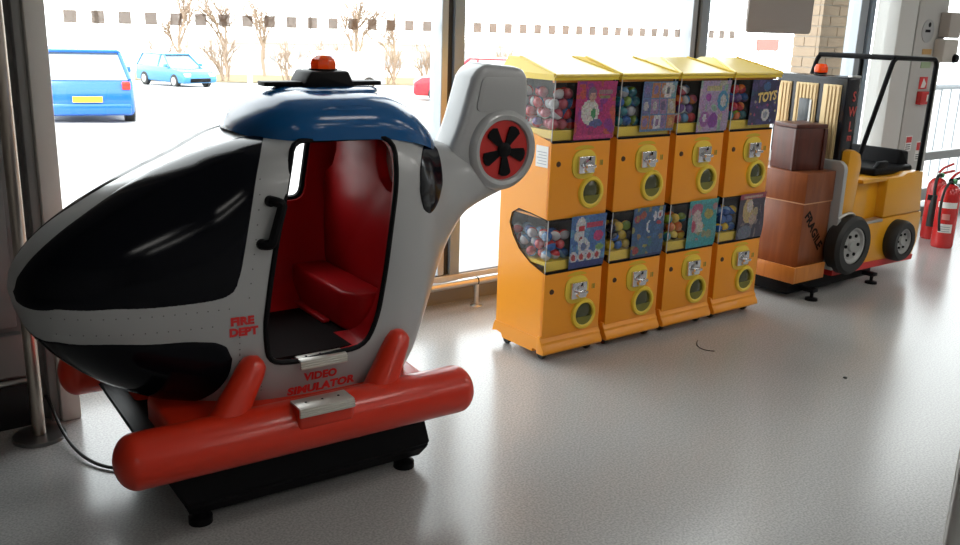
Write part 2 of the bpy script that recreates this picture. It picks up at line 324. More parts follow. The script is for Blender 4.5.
# ---------------------------------------------------------------- cars
CG=mat('car_glass',(.30,.34,.36),.05,.6); CT=mat('tail_red',(.6,.03,.02),.2); CH=mat('head_lamp',(.7,.72,.75),.1,.4); PLY=mat('plate_yellow',(.75,.5,.03),.4)
def car(name,label,col,loc,rz,L=3.5,Wd=1.5,H=1.28,kind='hatch',group=None):
    r=thing(name,label,'car' if kind!='van' else 'van',(0,0,0),group); w=Wd/2
    P_=mat('paint_'+name+str(round(col[0],3)),col,.2,.1,coat=.6)
    sh=.62*H
    if kind=='van': prof=[(-L/2,.2),(-L/2,H*.98),(L*.22,H),(L*.36,.66*H),(L*.49,.55*H),(L/2,.25)]
    else: prof=[(-L/2,.25),(-L/2-.02,.5),(-L/2+.06,sh+.02),(L*.18,sh),(L*.44,sh-.12),(L/2,sh-.28),(L/2+.02,.3),(L/2-.05,.2),(-L/2+.05,.2)]
    obj('body',prism(prof,'y',-w,w,.07,3),P_,r)
    # greenhouse: glass volume with painted roof
    if kind!='van':
        b=bmesh.new(); bot=[(-L/2+.05,sh-.01),(L*.2,sh-.01)]; top=[(-L/2+.30,H-.05),(L*.03,H-.05)]
        vs=[b.verts.new((x,s*(w-.05),z)) for s in (-1,1) for x,z in bot]+[b.verts.new((x,s*(w-.2),z)) for s in (-1,1) for x,z in top]
        for f in ((0,1,5,4),(2,3,7,6),(0,2,6,4),(1,3,7,5),(4,5,7,6),(0,1,3,2)): b.faces.new([vs[i] for i in f])
        obj('windows',b,CG,r,smooth=False)
        obj('roof',box(-L/2+.24,L*.05,-w+.18,w-.18,H-.06,H,.04,3),P_,r)
        for s in (-1,1):
            for xa,xb in (((-L/2+.06),(-L/2+.30)),((-.12),(-.10)),((L*.2),(L*.04))):
                obj('pillar',tube([(xa,s*(w-.055),sh),(xb,s*(w-.19),H-.04)],.035,6),P_,r)
            obj('mirror',box(L*.14,L*.19,s*w-.02 if s>0 else -w-.10,w+.10 if s>0 else -w+.02,sh,sh+.12,.03),P_,r)
    else:
        for s in (-1,1): obj('side_window',box(L*.12,L*.27,s*w-.005,s*w+.005,.62*H,.9*H),CG,r,smooth=False)
        obj('windscreen',prism([(L*.235,.95*H),(L*.355,.68*H),(L*.36,.69*H),(L*.24,.97*H)],'y',-w+.12,w-.12),CG,r,smooth=False)
    for x in (-L*.31,L*.31):
        for s in (-1,1):
            wh=obj('wheel',lathe([(0,-.09),(.24,-.09),(.27,-.06),(.27,.06),(.24,.09),(0,.09)],(x,s*(w-.06),.27),'y',22),RUBBER,r)
            obj('wheel_hub',lathe([(0,-.01),(.16,-.005),(.17,.01),(0,.01)],(x,s*(w+.035),.27),'y',16),HUB,wh)
    for s in (-1,1):
        obj('tail_light',box(-L/2-.03,-L/2+.05,s*(w-.12)-.07,s*(w-.12)+.07,sh-.17,sh-.03,.02),CT,r)
        obj('headlight',box(L/2-.16,L/2+.012,s*(w-.2)-.14,s*(w-.2)+.14,sh-.34,sh-.2,.03),CH,r)
    obj('bumper',box(-L/2-.06,-L/2+.05,-w+.05,w-.05,.22,.42,.04),P_,r); obj('number_plate',box(-L/2-.075,-L/2-.055,-.24,.24,.44,.54),PLY,r,smooth=False)
    obj('grille',box(L/2-.02,L/2+.035,-w+.3,w-.3,.25,.4,.02),MBLACK,r)
    r.location=(*loc,gz(*loc)-.01); r.rotation_euler=(0,0,rz); return r
car('hatchback_car','bright blue hatchback parked tail first beside the bollard',(.008,.12,.50),(4.55,18.6),math.radians(77),3.4,1.52,1.32)
car('compact_car','pale blue compact car parked nose out beyond the hatchback',(.03,.20,.45),(12.7,37.6),math.radians(283),3.5,1.5,1.28)
car('delivery_van','white van parked behind the helicopter roof light',(.42,.42,.42),(20.0,37.5),math.radians(165),3.9,1.7,1.6,'van')
car('saloon_car','dark red car parked beyond the tail of the helicopter',(.35,.01,.03),(18.4,25.0),math.radians(143),3.9,1.55,1.45)
car('silver_car','pale silver blue car parked far off behind the machine nearest the forklift',(.35,.45,.52),(64,50),math.radians(160),3.9,1.6,1.45)
car('parked_car','grey blue car roof showing above the machine lids',(.30,.38,.46),(48,49),math.radians(150),3.9,1.6,1.45)
# ---------------------------------------------------------------- bollards, lamp posts
BG=mat('bollard_grey',(.36,.36,.35),.5)
for i,(x,y,l) in enumerate(((5.84,20.1,'short grey steel bollard beside the blue hatchback'),(11.6,27.5,'short grey steel bollard standing before the bare shrubs'),(15.4,22.6,'short pale bollard by the wheel of the red car'))):
    g=gz(x,y)-.01; b=thing('bollard',l,'bollard',(x,y,g)); obj('post',tube([(x,y,g),(x,y,g+.85)],.085,12),BG,b); obj('cap',lathe([(.085,.85),(.08,.89),(0,.91)],(x,y,g),n=12),BG,b)
for x,y,l in ((8.6,33,'thin grey lamp post beyond the blue hatchback'),(24.9,50,'thin grey lamp post among the bare trees'),(36,52,'thin grey lamp post far across the car park')):
    g=gz(x,y)-.01; b=thing('lamp_post',l,'lamp post',(x,y,g)); obj('mast',tube([(x,y,g),(x,y,g+8)],[.08,.05],10),BG,b); obj('lantern',box(x-.6,x+.1,y-.1,y+.1,g+7.9,g+8.05,.03),BG,b)
# ---------------------------------------------------------------- bare trees and shrubs
BARK=mat('bark',(.33,.25,.19),.9)
def bare(name,label,x,y,h,n,spread,group,seed):
    rg=random.Random(seed); bm=bmesh.new()
    def grow(p,d,l,r,k):
        e=p+d*l; m=(p+e)/2+Vector((rg.uniform(-1,1),rg.uniform(-1,1),0))*l*.06
        tube([p,m,e],[r,r*.85,r*.65],4 if k>1 else 3,bm=bm,cap=False)
        if k<=0: return
        for _ in range(n if k>1 else 4):
            q=p.lerp(e,rg.uniform(.45,1.)); nd=(d+Vector((rg.uniform(-1,1),rg.uniform(-1,1),rg.uniform(-.25,.7)))*spread).normalized()
            grow(q,nd,l*rg.uniform(.55,.8),r*.62,k-1)
    g0=gz(x,y)-.01; t=thing(name,label,'tree' if name=='bare_tree' else 'shrub',(x,y,g0),group)
    if name=='bare_tree': grow(Vector((x,y,g0)),Vector((rg.uniform(-.05,.05),0,1)),h*.42,h*.022,4)
    else:
        for k in range(7): grow(Vector((x+rg.uniform(-.3,.3),y+rg.uniform(-.2,.2),g0)),Vector((rg.uniform(-.6,.6),rg.uniform(-.4,.4),1)).normalized(),h*.5,h*.022,3)
    obj('branches',bm,BARK,t)
for i,(x,y,h) in enumerate(((17.2,50,5.2),(21.4,54,5.4),(27.6,49.5,5.8),(33,54,4.8),(25.5,58,5.6),(38,54,4.6))):
    bare('bare_tree','leafless brown tree at the far edge of the car park',x,y,h,4,.75,'leafless trees across the car park',i+3)
for i in range(8):
    bare('bare_shrub','low leafless shrub along the car park verge',14.6+i*3.0,43.6+(i%2)*1.2,1.9+.3*(i%2),3,.7,'leafless shrubs on the verge',40+i)
bm=bmesh.new(); bm.faces.new([bm.verts.new((x,y,gz(x,y)+.03)) for x,y in ((13.5,43),(46,41),(60,62),(10,62))]); 
struct(obj('verge',bm,mat('verge_soil',(.24,.18,.09),.9,noise=(3,.3,(.16,.13,.06))),smooth=False))
# far pale building
bl=thing('shop_building','long pale building with dark windows beyond the trees','building',(40,66,-3.2))
PB=mat('pale_render',(.72,.70,.66),.8)
obj('wall',box(26,80,66,76,-4.5,-.5),PB,bl,smooth=False); obj('roof',box(25.6,80.4,65.6,76.4,-.5,-.25),mat('roof_grey',(.5,.5,.5),.7),bl,smooth=False)
wme=None
for k in range(14):
    if wme is None:
        o=obj('window',box(-.9,.9,-.03,.03,-2.4,-1.0),mat('far_window',(.30,.33,.36),.2),smooth=False); wme=o.data
    else: o=bpy.data.objects.new('window',wme); link(o)
    o.location=(29+k*3.7,65.98,0); setpar(o,bl)
nb_=thing('notice_board','red board on two legs far across the car park','sign',(47,34.7,gz(47,34.7))); g=gz(47,34.7)
obj('board',box(46,48,34.6,34.7,.35,1.0),mat('board_red',(.55,.12,.10),.6),nb_,smooth=False)
for x in (46.2,47.8): obj('leg',box(x-.04,x+.04,34.6,34.7,g-.1,.35),BG,nb_,smooth=False)
# pale railing outside, right of the post
rl=thing('outdoor_railing','pale metal railing outside the far right glazing','railing',(10.5,5.0,GZ))
RP=mat('railing_pale',(.34,.38,.42),.5); obj('top_rail',tube([(8.6,5.0,.895),(14.5,5.0,.895)],.03,8),RP,rl)
for k in range(30): obj('baluster',tube([(8.65+k*.2,5.0,GZ),(8.65+k*.2,5.0,.88)],.009,6),RP,rl)
# ================================================================ helicopter ride
HULL=[ # x, ztop, zbot, halfwidth, lower exponent, upper exponent
(.385,.695,.680,.008,2.0,2.0),(.395,.736,.630,.050,2.0,2.0),(.42,.772,.570,.100,2.0,2.2),(.48,.827,.490,.170,2.1,2.4),(.58,.893,.405,.228,2.2,2.6),
(.70,.960,.340,.264,2.4,2.75),(.85,1.022,.290,.286,2.8,3.2),(1.0,1.074,.240,.298,3.4,5.0),(1.2,1.098,.215,.302,3.7,5.6),(1.38,1.098,.220,.300,3.7,5.4),
(1.47,1.090,.290,.287,3.2,4.2),(1.55,1.070,.420,.243,2.7,3.2),(1.63,1.045,.560,.180,2.4,2.6),(1.72,1.012,.690,.125,2.2,2.2),(1.80,.990,.765,.090,2.0,2.0),
(1.90,.985,.810,.070,2.0,2.0),(2.02,.985,.850,.058,2.0,2.0)]
YC=2.56
def herm(tab,x,k):
    n=len(tab)
    if x<=tab[0][0]: return tab[0][k]
    if x>=tab[-1][0]: return tab[-1][k]
    for i in range(n-1):
        if x<=tab[i+1][0]: break
    def sl(j): return (tab[j+1][k]-tab[j][k])/(tab[j+1][0]-tab[j][0])
    def tan(j):
        if j==0: return sl(0)
        if j==n-1: return sl(n-2)
        a,b=sl(j-1),sl(j)
        if a*b<=0: return 0.
        return 2*a*b/(a+b)
    x0,x1=tab[i][0],tab[i+1][0]; h=x1-x0; t=(x-x0)/h
    y0,y1=tab[i][k],tab[i+1][k]; m0,m1=tan(i)*h,tan(i+1)*h
    return (2*t**3-3*t*t+1)*y0+(t**3-2*t*t+t)*m0+(-2*t**3+3*t*t)*y1+(t**3-t*t)*m1
def sec(x,up=False):
    zt,zb,hw,n,nu=[herm(HULL,x,k) for k in (1,2,3,4,5)]
    return (zt+zb)/2,(zt-zb)/2,hw,(nu if up else n)
def hp(x,phi,off=0.):   # phi=0 nearest side(-Y), +90 top, -90 bottom
    zc,hz,hw,n=sec(x,math.sin(phi)>0)
    c,s=math.cos(phi),math.sin(phi)
    cy=math.copysign(abs(c)**(2/n),c); sz=math.copysign(abs(s)**(2/n),s)
    y,z=-hw*cy,hz*sz
    if off:
        # approx normal in section plane
        ny=-math.copysign(abs(cy)**(n-1),cy)/max(hw,1e-3); nz=math.copysign(abs(sz)**(n-1),sz)/max(hz,1e-3)
        l=math.hypot(ny,nz); y+=off*ny/l; z+=off*nz/l
    return (x,YC+y,zc+z)
def hull_y(x,z):
    zc,hz,hw,n=sec(x); n=sec(x,z>zc)[3]; t=min(1,abs((z-zc)/hz)); return YC-hw*(1-t**n)**(1/n)
def lerp_curve(c,x): return herm(c,x,1)
H=thing('helicopter_ride','grey and red helicopter coin ride with blue roof and orange beacon','ride',(1.1,YC,0))
# --- hull shell with the two door openings cut through it
b=bmesh.new(); xs=[]
for a_,b_ in zip(HULL[:-1],HULL[1:]):
    k=3 if b_[0]-a_[0]<.06 else 6
    xs+=[a_[0]+(b_[0]-a_[0])*i/k for i in range(k)]
xs.append(HULL[-1][0]); NP=72; rings=[]
for x in xs: rings.append([b.verts.new(hp(x,2*PI*k/NP)) for k in range(NP)])
for A,B in zip(rings[:-1],rings[1:]):
    for k in range(NP): b.faces.new((A[k],A[(k+1)%NP],B[(k+1)%NP],B[k]))
b.faces.new(rings[0]); b.faces.new(rings[-1])
hull=obj('hull',b,[GREY,LINER])
DOOR=rnd2([(1.088,1.072),(1.400,1.072),(1.388,.94),(1.350,.68),(1.325,.55),(1.285,.462),(1.06,.450),(.985,.462),(.975,.56),(.992,.68),(1.02,.83)],.045,4)
cut=obj('cutter',prism(DOOR,'y',1.9,YC),LINER,smooth=False)
FARW=rnd2([(1.04,1.05),(1.375,1.05),(1.365,.93),(1.345,.80),(1.20,.80),(1.05,.86)],.04,4)
cut2=obj('cutter_far',prism(FARW,'y',YC,3.3),LINER,smooth=False)
cav=bmesh.new(); rr=[]
cx=[.97,1.0,1.1,1.2,1.3,1.4,1.47]
def inner(x,phi):
    zc,hz,hw,n=sec(x,math.sin(phi)>0); hw-=.024; zt=zc+hz-.028; zb=.452; zc2,hz2=(zt+zb)/2,(zt-zb)/2
    c,s=math.cos(phi),math.sin(phi); return (x,YC-hw*math.copysign(abs(c)**(2/(n-.3)),c),zc2+hz2*math.copysign(abs(s)**(2/(n-.3)),s))
for x in cx: rr.append([cav.verts.new(inner(x,2*PI*k/48)) for k in range(48)])
for A,B in zip(rr[:-1],rr[1:]):
    for k in range(48): cav.faces.new((A[k],A[(k+1)%48],B[(k+1)%48],B[k]))
cav.faces.new(rr[0]); cav.faces.new(rr[-1])
cavo=obj('cavity',cav,LINER,smooth=False)
for c in (cavo,cut,cut2):
    md=hull.modifiers.new('cut','BOOLEAN'); md.operation='DIFFERENCE'; md.object=c; md.solver='EXACT'; md.material_mode='TRANSFER'
bpy.context.view_layer.update(); dg=bpy.context.evaluated_depsgraph_get()
me=bpy.data.meshes.new_from_object(hull.evaluated_get(dg)); hull.modifiers.clear(); hull.data=me
bpy.data.objects.remove(cut); bpy.data.objects.remove(cut2); bpy.data.objects.remove(cavo)
me.shade_smooth(); me.set_sharp_from_angle(angle=math.radians(35)); setpar(hull,H)
# --- black panels lying on the hull (both sides)
def patch(name,top,bot,m,side,off=.003,nx=96,ny=24):
    x0=top[0][0]; x1=max(p[0] for p in top+bot); bm=bmesh.new(); G=[]
    for i in range(nx+1):
        x=x0+(x1-x0)*(.5-.5*math.cos(PI*i/nx)); a,c=lerp_curve(bot,x),lerp_curve(top,x)
        if c<a+.004: c=a+.004
        col=[]
        for j in range(ny+1):
            t=j/ny; o=off if 0<j<ny and 0<i<nx else -.002
            p=hp(x,a+(c-a)*t,o); col.append(bm.verts.new((p[0],p[1] if side<0 else 2*YC-p[1],p[2])))
        G.append(col)
    for A,B in zip(G[:-1],G[1:]):
        for j in range(ny): bm.faces.new((A[j],A[j+1],B[j+1],B[j]))
    return obj(name,bm,m,H,angle=60)
UT=[(.392,.10),(.404,.747),(.437,1.064),(.475,1.193),(.526,1.292),(.579,1.357),(.646,1.419),(.718,1.475),(.791,1.515),(.875,1.525),(.946,1.510),(1.008,1.464),(1.026,1.40),(1.034,1.33)]
UB=[(.392,.05),(.396,-.342),(.417,-.223),(.48,-.016),(.587,.003),(.703,-.013),(.816,-.021),(.862,-.018),(.888,-.008),(.904,.004),(.914,.020),(.922,.05),(.945,.234),(.982,.707),(1.02,1.18),(1.034,1.31)]
LT=[(.418,-1.50),(.44,-1.0),(.477,-.583),(.584,-.298),(.70,-.222),(.788,-.19),(.831,-.189),(.868,-.215),(.884,-.302)]
LB=[(.418,-1.52),(.454,-1.50),(.531,-1.45),(.626,-1.40),(.728,-1.30),(.80,-1.107),(.834,-.847),(.863,-.615),(.880,-.418),(.884,-.31)]
for s in (-1,1):
    ut=UT if s<0 else [(x,min(p+.13*max(0,1-abs(x-.60)/.25),1.55)) for x,p in UT]
    patch('side_windscreen',ut,UB,BLACK,s); patch('chin_window',LT,LB,BLACK,s)
    patch('rear_window',[(1.478,.32),(1.486,.516),(1.526,.837),(1.565,1.01),(1.605,1.10),(1.622,1.06),(1.632,.93)],[(1.478,.29),(1.483,.21),(1.494,.153),(1.532,.117),(1.577,.157),(1.615,.30),(1.625,.60),(1.632,.90)],BLACK,s,nx=40,ny=20)
# --- door trim
for s in (-1,1):
    pts=[]
    for x,z in (DOOR if s<0 else FARW):
        y=hull_y(x,z); pts.append((x,y if s<0 else 2*YC-y,z))
    obj('door_trim' if s<0 else 'window_trim',tube(pts,.008 if s<0 else .014,8,closed=True),MBLACK,H)
# --- interior
obj('cabin_floor',box(.98,1.46,YC-.27,YC+.27,.452,.462),mat('cabin_mat',(.006,.002,.002),.7,spec=.1),H,smooth=False)
obj('dashboard',box(.972,1.0,YC-.25,YC+.25,.462,.93,.01),MBLACK,H)
sh=[(YC-.275,.462),(YC+.275,.462),(YC+.275,.86),(YC+.25,.90),(YC+.20,.93),(YC+.17,.98),(YC+.165,1.07),(YC-.115,1.07),(YC-.118,.98),(YC-.14,.93),(YC-.18,.905),(YC-.27,.895)]
obj('bulkhead',prism(sh,'x',1.415,1.455,.008),LINER,H)
rl_=[inner(1.45,2*PI*k/48) for k in range(48)]; obj('rear_liner',prism([(YC+(y-YC)*.985,.76+(z-.76)*.985) for _,y,z in rl_],'x',1.457,1.466),LINER_SHEEN,H,smooth=False)  # pale pink paints in window light reflected off the red liner
st=obj('seat',prism(rnd2([(1.285,YC+.27),(1.415,YC+.27),(1.415,YC-.20),(1.33,YC-.20),(1.285,YC-.13)],.03),'z',.462,.585,.014,3),LINER,H)
obj('seat_riser',box(1.26,1.285,YC-.05,YC+.27,.462,.475,.004),LINER,H)
# --- treads
TREAD=mat('tread_alu',(.62,.60,.55),.35,.7)
def tread(x0,x1,y0,y1,z,name='tread_plate'):
    bm=box(x0,x1,y0,y1,z,z+.007,.002); box(x0,x1,y0-.004,y0+.003,z-.022,z+.006,.002,bm=bm)
    for k in range(3): box(x0,x1,y0-.0065,y0-.002,z-.018+k*.007,z-.014+k*.007,bm=bm)
    o=obj(name,bm,TREAD,H)
    for k in range(3): obj('screw',lathe([(.004,0),(.003,.0015),(0,.002)],(x0+(x1-x0)*(.2+.3*k),(y0+y1)/2,z+.007),n=8),MBLACK,o)
tread(1.07,1.215,2.245,2.30,.452)
# --- skids with lobes, ledges and treads
def skid(s):
    Y=lambda y: y if s<0 else 2*YC-y
    r=.075; n=10; prof=[(0,-.54)]+[(r*math.sin(PI/2*k/n),-.54+.055*(1-math.cos(PI/2*k/n))) for k in range(1,n+1)]
    prof+=[(r,.485)]+[(r*math.cos(PI/2*k/n),0.485+.055*math.sin(PI/2*k/n)) for k in range(1,n)]+[(0,.54)]
    sk=obj('skid',lathe(prof,(1.079,Y(2.20),.288),'x',28),HRED,H)
    obj('skid_ledge',prism([(Y(2.20),.25),(Y(2.50),.25),(Y(2.50),.345),(Y(2.30),.335),(Y(2.20),.34)],'x',.70,1.50,.02,3),HRED,H)
    for (xa,za),(xb,zb) in (((.815,.29),(.948,.484)),((1.285,.29),(1.404,.488))):
        p0=Vector((xa,Y(2.215),za)); p1=Vector((xb,Y(2.262),zb)); d=(p1-p0); path=[p0+d*t for t in (0,.3,.6,.85,.95,1.0,1.03)]
        obj('strut',tube(path,[.056,.049,.043,.040,.034,.021,.004],16),HRED,H)
    obj('step_block',box(1.01,1.18,min(Y(2.125),Y(2.20)),max(Y(2.125),Y(2.20)),.30,.365,.012,3),HRED,H)
skid(-1); skid(1)
tread(1.01,1.175,2.118,2.185,.366)
# --- plinth
bm=bmesh.new(); lo=[(.755,2.30),(1.50,2.30),(1.50,2.80),(.775,2.80)]; mi_=[(.735,2.275),(1.528,2.275),(1.528,2.84),(.755,2.84)]; hi=[(.635,2.30),(1.49,2.30),(1.49,2.84),(.635,2.84)]
R3=[[bm.verts.new((x,y,z)) for x,y in q] for q,z in ((lo,.03),(mi_,.075),(hi,.275))]
for A,B in zip(R3[:-1],R3[1:]):
    for k in range(4): bm.faces.new((A[k],A[(k+1)%4],B[(k+1)%4],B[k]))
bm.faces.new(R3[0][::-1]); bm.faces.new(R3[2])
bmesh.ops.bevel(bm,geom=bm.edges[:],offset=.008,segments=2,affect='EDGES')
obj('plinth',bm,MBLACK,H)
for x in (.785,1.45):
    for y in (2.315,2.78): obj('levelling_foot',lathe([(0,0),(.034,0),(.034,.02),(.015,.03),(.012,.05),(0,.05)],(x,y,0),n=16),MBLACK,H)
# --- blue engine cowl on the roof
CW=[(.995,1.092,1.080,.05,2.4),(1.005,1.112,1.076,.10,2.5),(1.03,1.140,1.074,.165,2.6),(1.07,1.172,1.072,.21,2.7),(1.12,1.193,1.071,.236,2.8),(1.20,1.200,1.070,.247,2.8),(1.33,1.200,1.068,.248,2.8),(1.42,1.192,1.060,.242,2.7),(1.50,1.168,1.045,.218,2.5),(1.565,1.125,1.025,.18,2.4),(1.62,1.075,1.005,.125,2.2),(1.665,1.03,.985,.06,2.)]
bm=bmesh.new(); G=[]
x=CW[0][0]
for i in range(49):
    x=CW[0][0]+(CW[-1][0]-CW[0][0])*(.5-.5*math.cos(PI*i/48)); zt,zb,hw,n=[herm(CW,x,k) for k in (1,2,3,4)]; row=[]
    for k in range(33):
        ph=PI*k/32; c,s=math.cos(ph),math.sin(ph)
        row.append(bm.verts.new((x,YC-hw*math.copysign(abs(c)**(2/n),c),zb+(zt-zb)*abs(s)**(2/n))))
    G.append(row)
for A,B in zip(G[:-1],G[1:]):
    for k in range(32): bm.faces.new((A[k],A[k+1],B[k+1],B[k]))
bm.faces.new(G[0]); bm.faces.new(G[-1])
for a_,b_ in zip(G[:-1],G[1:]): bm.faces.new((a_[0],b_[0],b_[32],a_[32]))
obj('engine_cowl',bm,BLUE,H)
dome=lathe([(.19,0),(.188,.008),(.17,.014),(0,.016)],(0,0,0),n=40)
for v in dome.verts: v.co=Vector((1.30+v.co.x*.9,YC+v.co.y*.7,1.188+v.co.z))
obj('cowl_plateau',dome,BLUE,H)
vent=lathe([(.060,0),(.060,.006),(.048,.010),(0,.010)],(0,0,0),n=28)
for v in vent.verts:
    v.co=Vector((1.27+v.co.x*1.35,YC-.216+v.co.z*-.6,1.146+v.co.y*.28+v.co.z*.5))
obj('cowl_vent',vent,BLUE,H)
rb=box(1.10,1.48,YC-.03,YC+.03,1.2035,1.217,.003); obj('rotor_blade',rb,MBLACK,H)
hs=prism([(1.213,1.195),(1.378,1.195),(1.376,1.205),(1.354,1.249),(1.232,1.249),(1.213,1.215)],'y',YC-.06,YC+.06,.008,2); hb=obj('beacon_housing',hs,MBLACK,H)
bc=lathe([(.039,1.248),(.040,1.268),(.036,1.281),(.018,1.292),(0,1.293)],(1.297,YC,0),n=8); obj('beacon',bc,BEACON,H,angle=20)
obj('beacon_rim',lathe([(.043,1.248),(.043,1.253),(.03,1.254),(0,1.254)],(1.297,YC,0),n=20),MBLACK,hb)
# --- tail fin with fan
FX,FY,FZ=1.921,2.47,.986
DX=-.038
fin=prism([(x+DX,z) for x,z in ((1.75,.98),(1.785,1.06),(1.80,1.10),(1.838,1.228),(1.866,1.266),(1.90,1.272),(2.03,1.262),(2.062,1.240),(2.068,1.20),(2.066,1.06),(2.066,.98),(1.90,.90),(1.78,.90))],'y',2.485,2.625,.028,4); obj('tail_fin',fin,GREY,H)
pan=prism(rnd2([(1.868+DX,1.228),(2.035+DX,1.226),(2.04+DX,1.10),(1.845+DX,1.12)],.02,4),'y',2.4815,2.487,.001); obj('fin_panel',pan,GREY,H)
ring=lathe([(.100,.012),(.104,.0),(.118,-.004),(.130,.002),(.138,.016),(.138,.14),(.125,.16),(0,.16),(0,.012)],(FX,FY,FZ),'y',48); fr=obj('fan_duct',ring,GREY,H)
fd=obj('fan_disc',lathe([(0,.009),(.1005,.009),(.1005,.02),(0,.02)],(FX,FY,FZ),'y',40),mat('fan_red',(.48,.018,.014),.4),H)
for k in range(5):
    a=math.radians(58)+k*2*PI/5
    def pt(r,da): return (FX+r*math.cos(a+da),FZ+r*math.sin(a+da))
    obj('fan_blade',prism([pt(.018,-.5),pt(.082,-.30),pt(.088,-.15),pt(.089,0.05),pt(.086,.20),pt(.080,.30),pt(.018,.5)],'y',FY+.002,FY+.008),MBLACK,fd,smooth=False)
obj('fan_hub',lathe([(0,-.008),(.018,-.006),(.026,0),(.026,.01),(0,.01)],(FX,FY,FZ),'y',20),MBLACK,fd)
# --- grab handle
hy=lambda x,z: hull_y(x,z)
hpth=rnd([(1.005,hy(1.005,.922)+.002,.922),(1.012,hy(1.005,.922)-.018,.922),(1.030,hy(1.02,.90)-.022,.915),(.995,hy(1.0,.815)-.022,.808),(.978,hy(.98,.81)-.016,.806),(.972,hy(.975,.806)+.002,.806)],.012,4)
hd=obj('grab_handle',tube(hpth,.014,10),MBLACK,H)
for x,z in ((1.003,.921),(.974,.806)): obj('handle_boss',lathe([(0,-.012),(.014,-.01),(.016,.004),(0,.004)],(x,hy(x,z),z),'y',14),MBLACK,hd)
# --- lettering wrapped on the hull
def on_hull(cx,cz,tilt=0.):
    def f(u,v,w):
        x,z=cx+u,cz+v+u*tilt; return (x,hull_y(x,z)-.0015-w,z)
    return f
lettering('FIRE',.031,LRED,H,on_hull(.913,.596),.0019,1.10); lettering('DEPT',.031,LRED,H,on_hull(.916,.565),.0019,1.04)
lettering('VIDEO',.034,LRED,H,on_hull(1.143,.394),.0017,1.0); lettering('SIMULATOR',.036,LRED,H,on_hull(1.150,.355,.04),.0019,1.04)
# --- rivets (tiny, joined)
bm=bmesh.new()
def rivet(x,z):
    y=hull_y(x,z); b2=bmesh.new(); bmesh.ops.create_icosphere(b2,subdivisions=1,radius=.0022)
    for v in b2.verts: v.co=Vector((x+v.co.x,y+v.co.y*.7,z+v.co.z))
    merge(bm,b2)
for k in range(16):
    x=.46+k*.028; rivet(x,.635); 
    if k<14: rivet(x+.01,.59)
for k in range(9): rivet(.935+k*.006,.66+k*.04); rivet(.905,.55-.018*k if k<5 else .5); rivet(.965+k*.0005,.47-k*.012)
rv=obj('rivets',bm,mat('rivet',(.10,.10,.10),.5),H); rv['kind']='stuff'
# --- mains lead
def bez(P,n=30):
    out=[]
    for i in range(n+1):
        t=i/n; q=[Vector(p) for p in P]
        while len(q)>1: q=[a.lerp(b_,t) for a,b_ in zip(q[:-1],q[1:])]
        out.append(q[0])
    return out
H.rotation_euler=(0,0,math.radians(-2.5)); H.location=(1.113,YC,0)
tag(obj('power_cable',tube(bez([(.585,3.262,.10),(.60,3.20,.07),(.575,3.05,.006),(.585,2.85,.007),(.64,2.76,.007),(.70,2.735,.007),(.78,2.74,.012)]),.0055,8),RUBBER),'black power cable curling across the floor from ride plinth','cable')
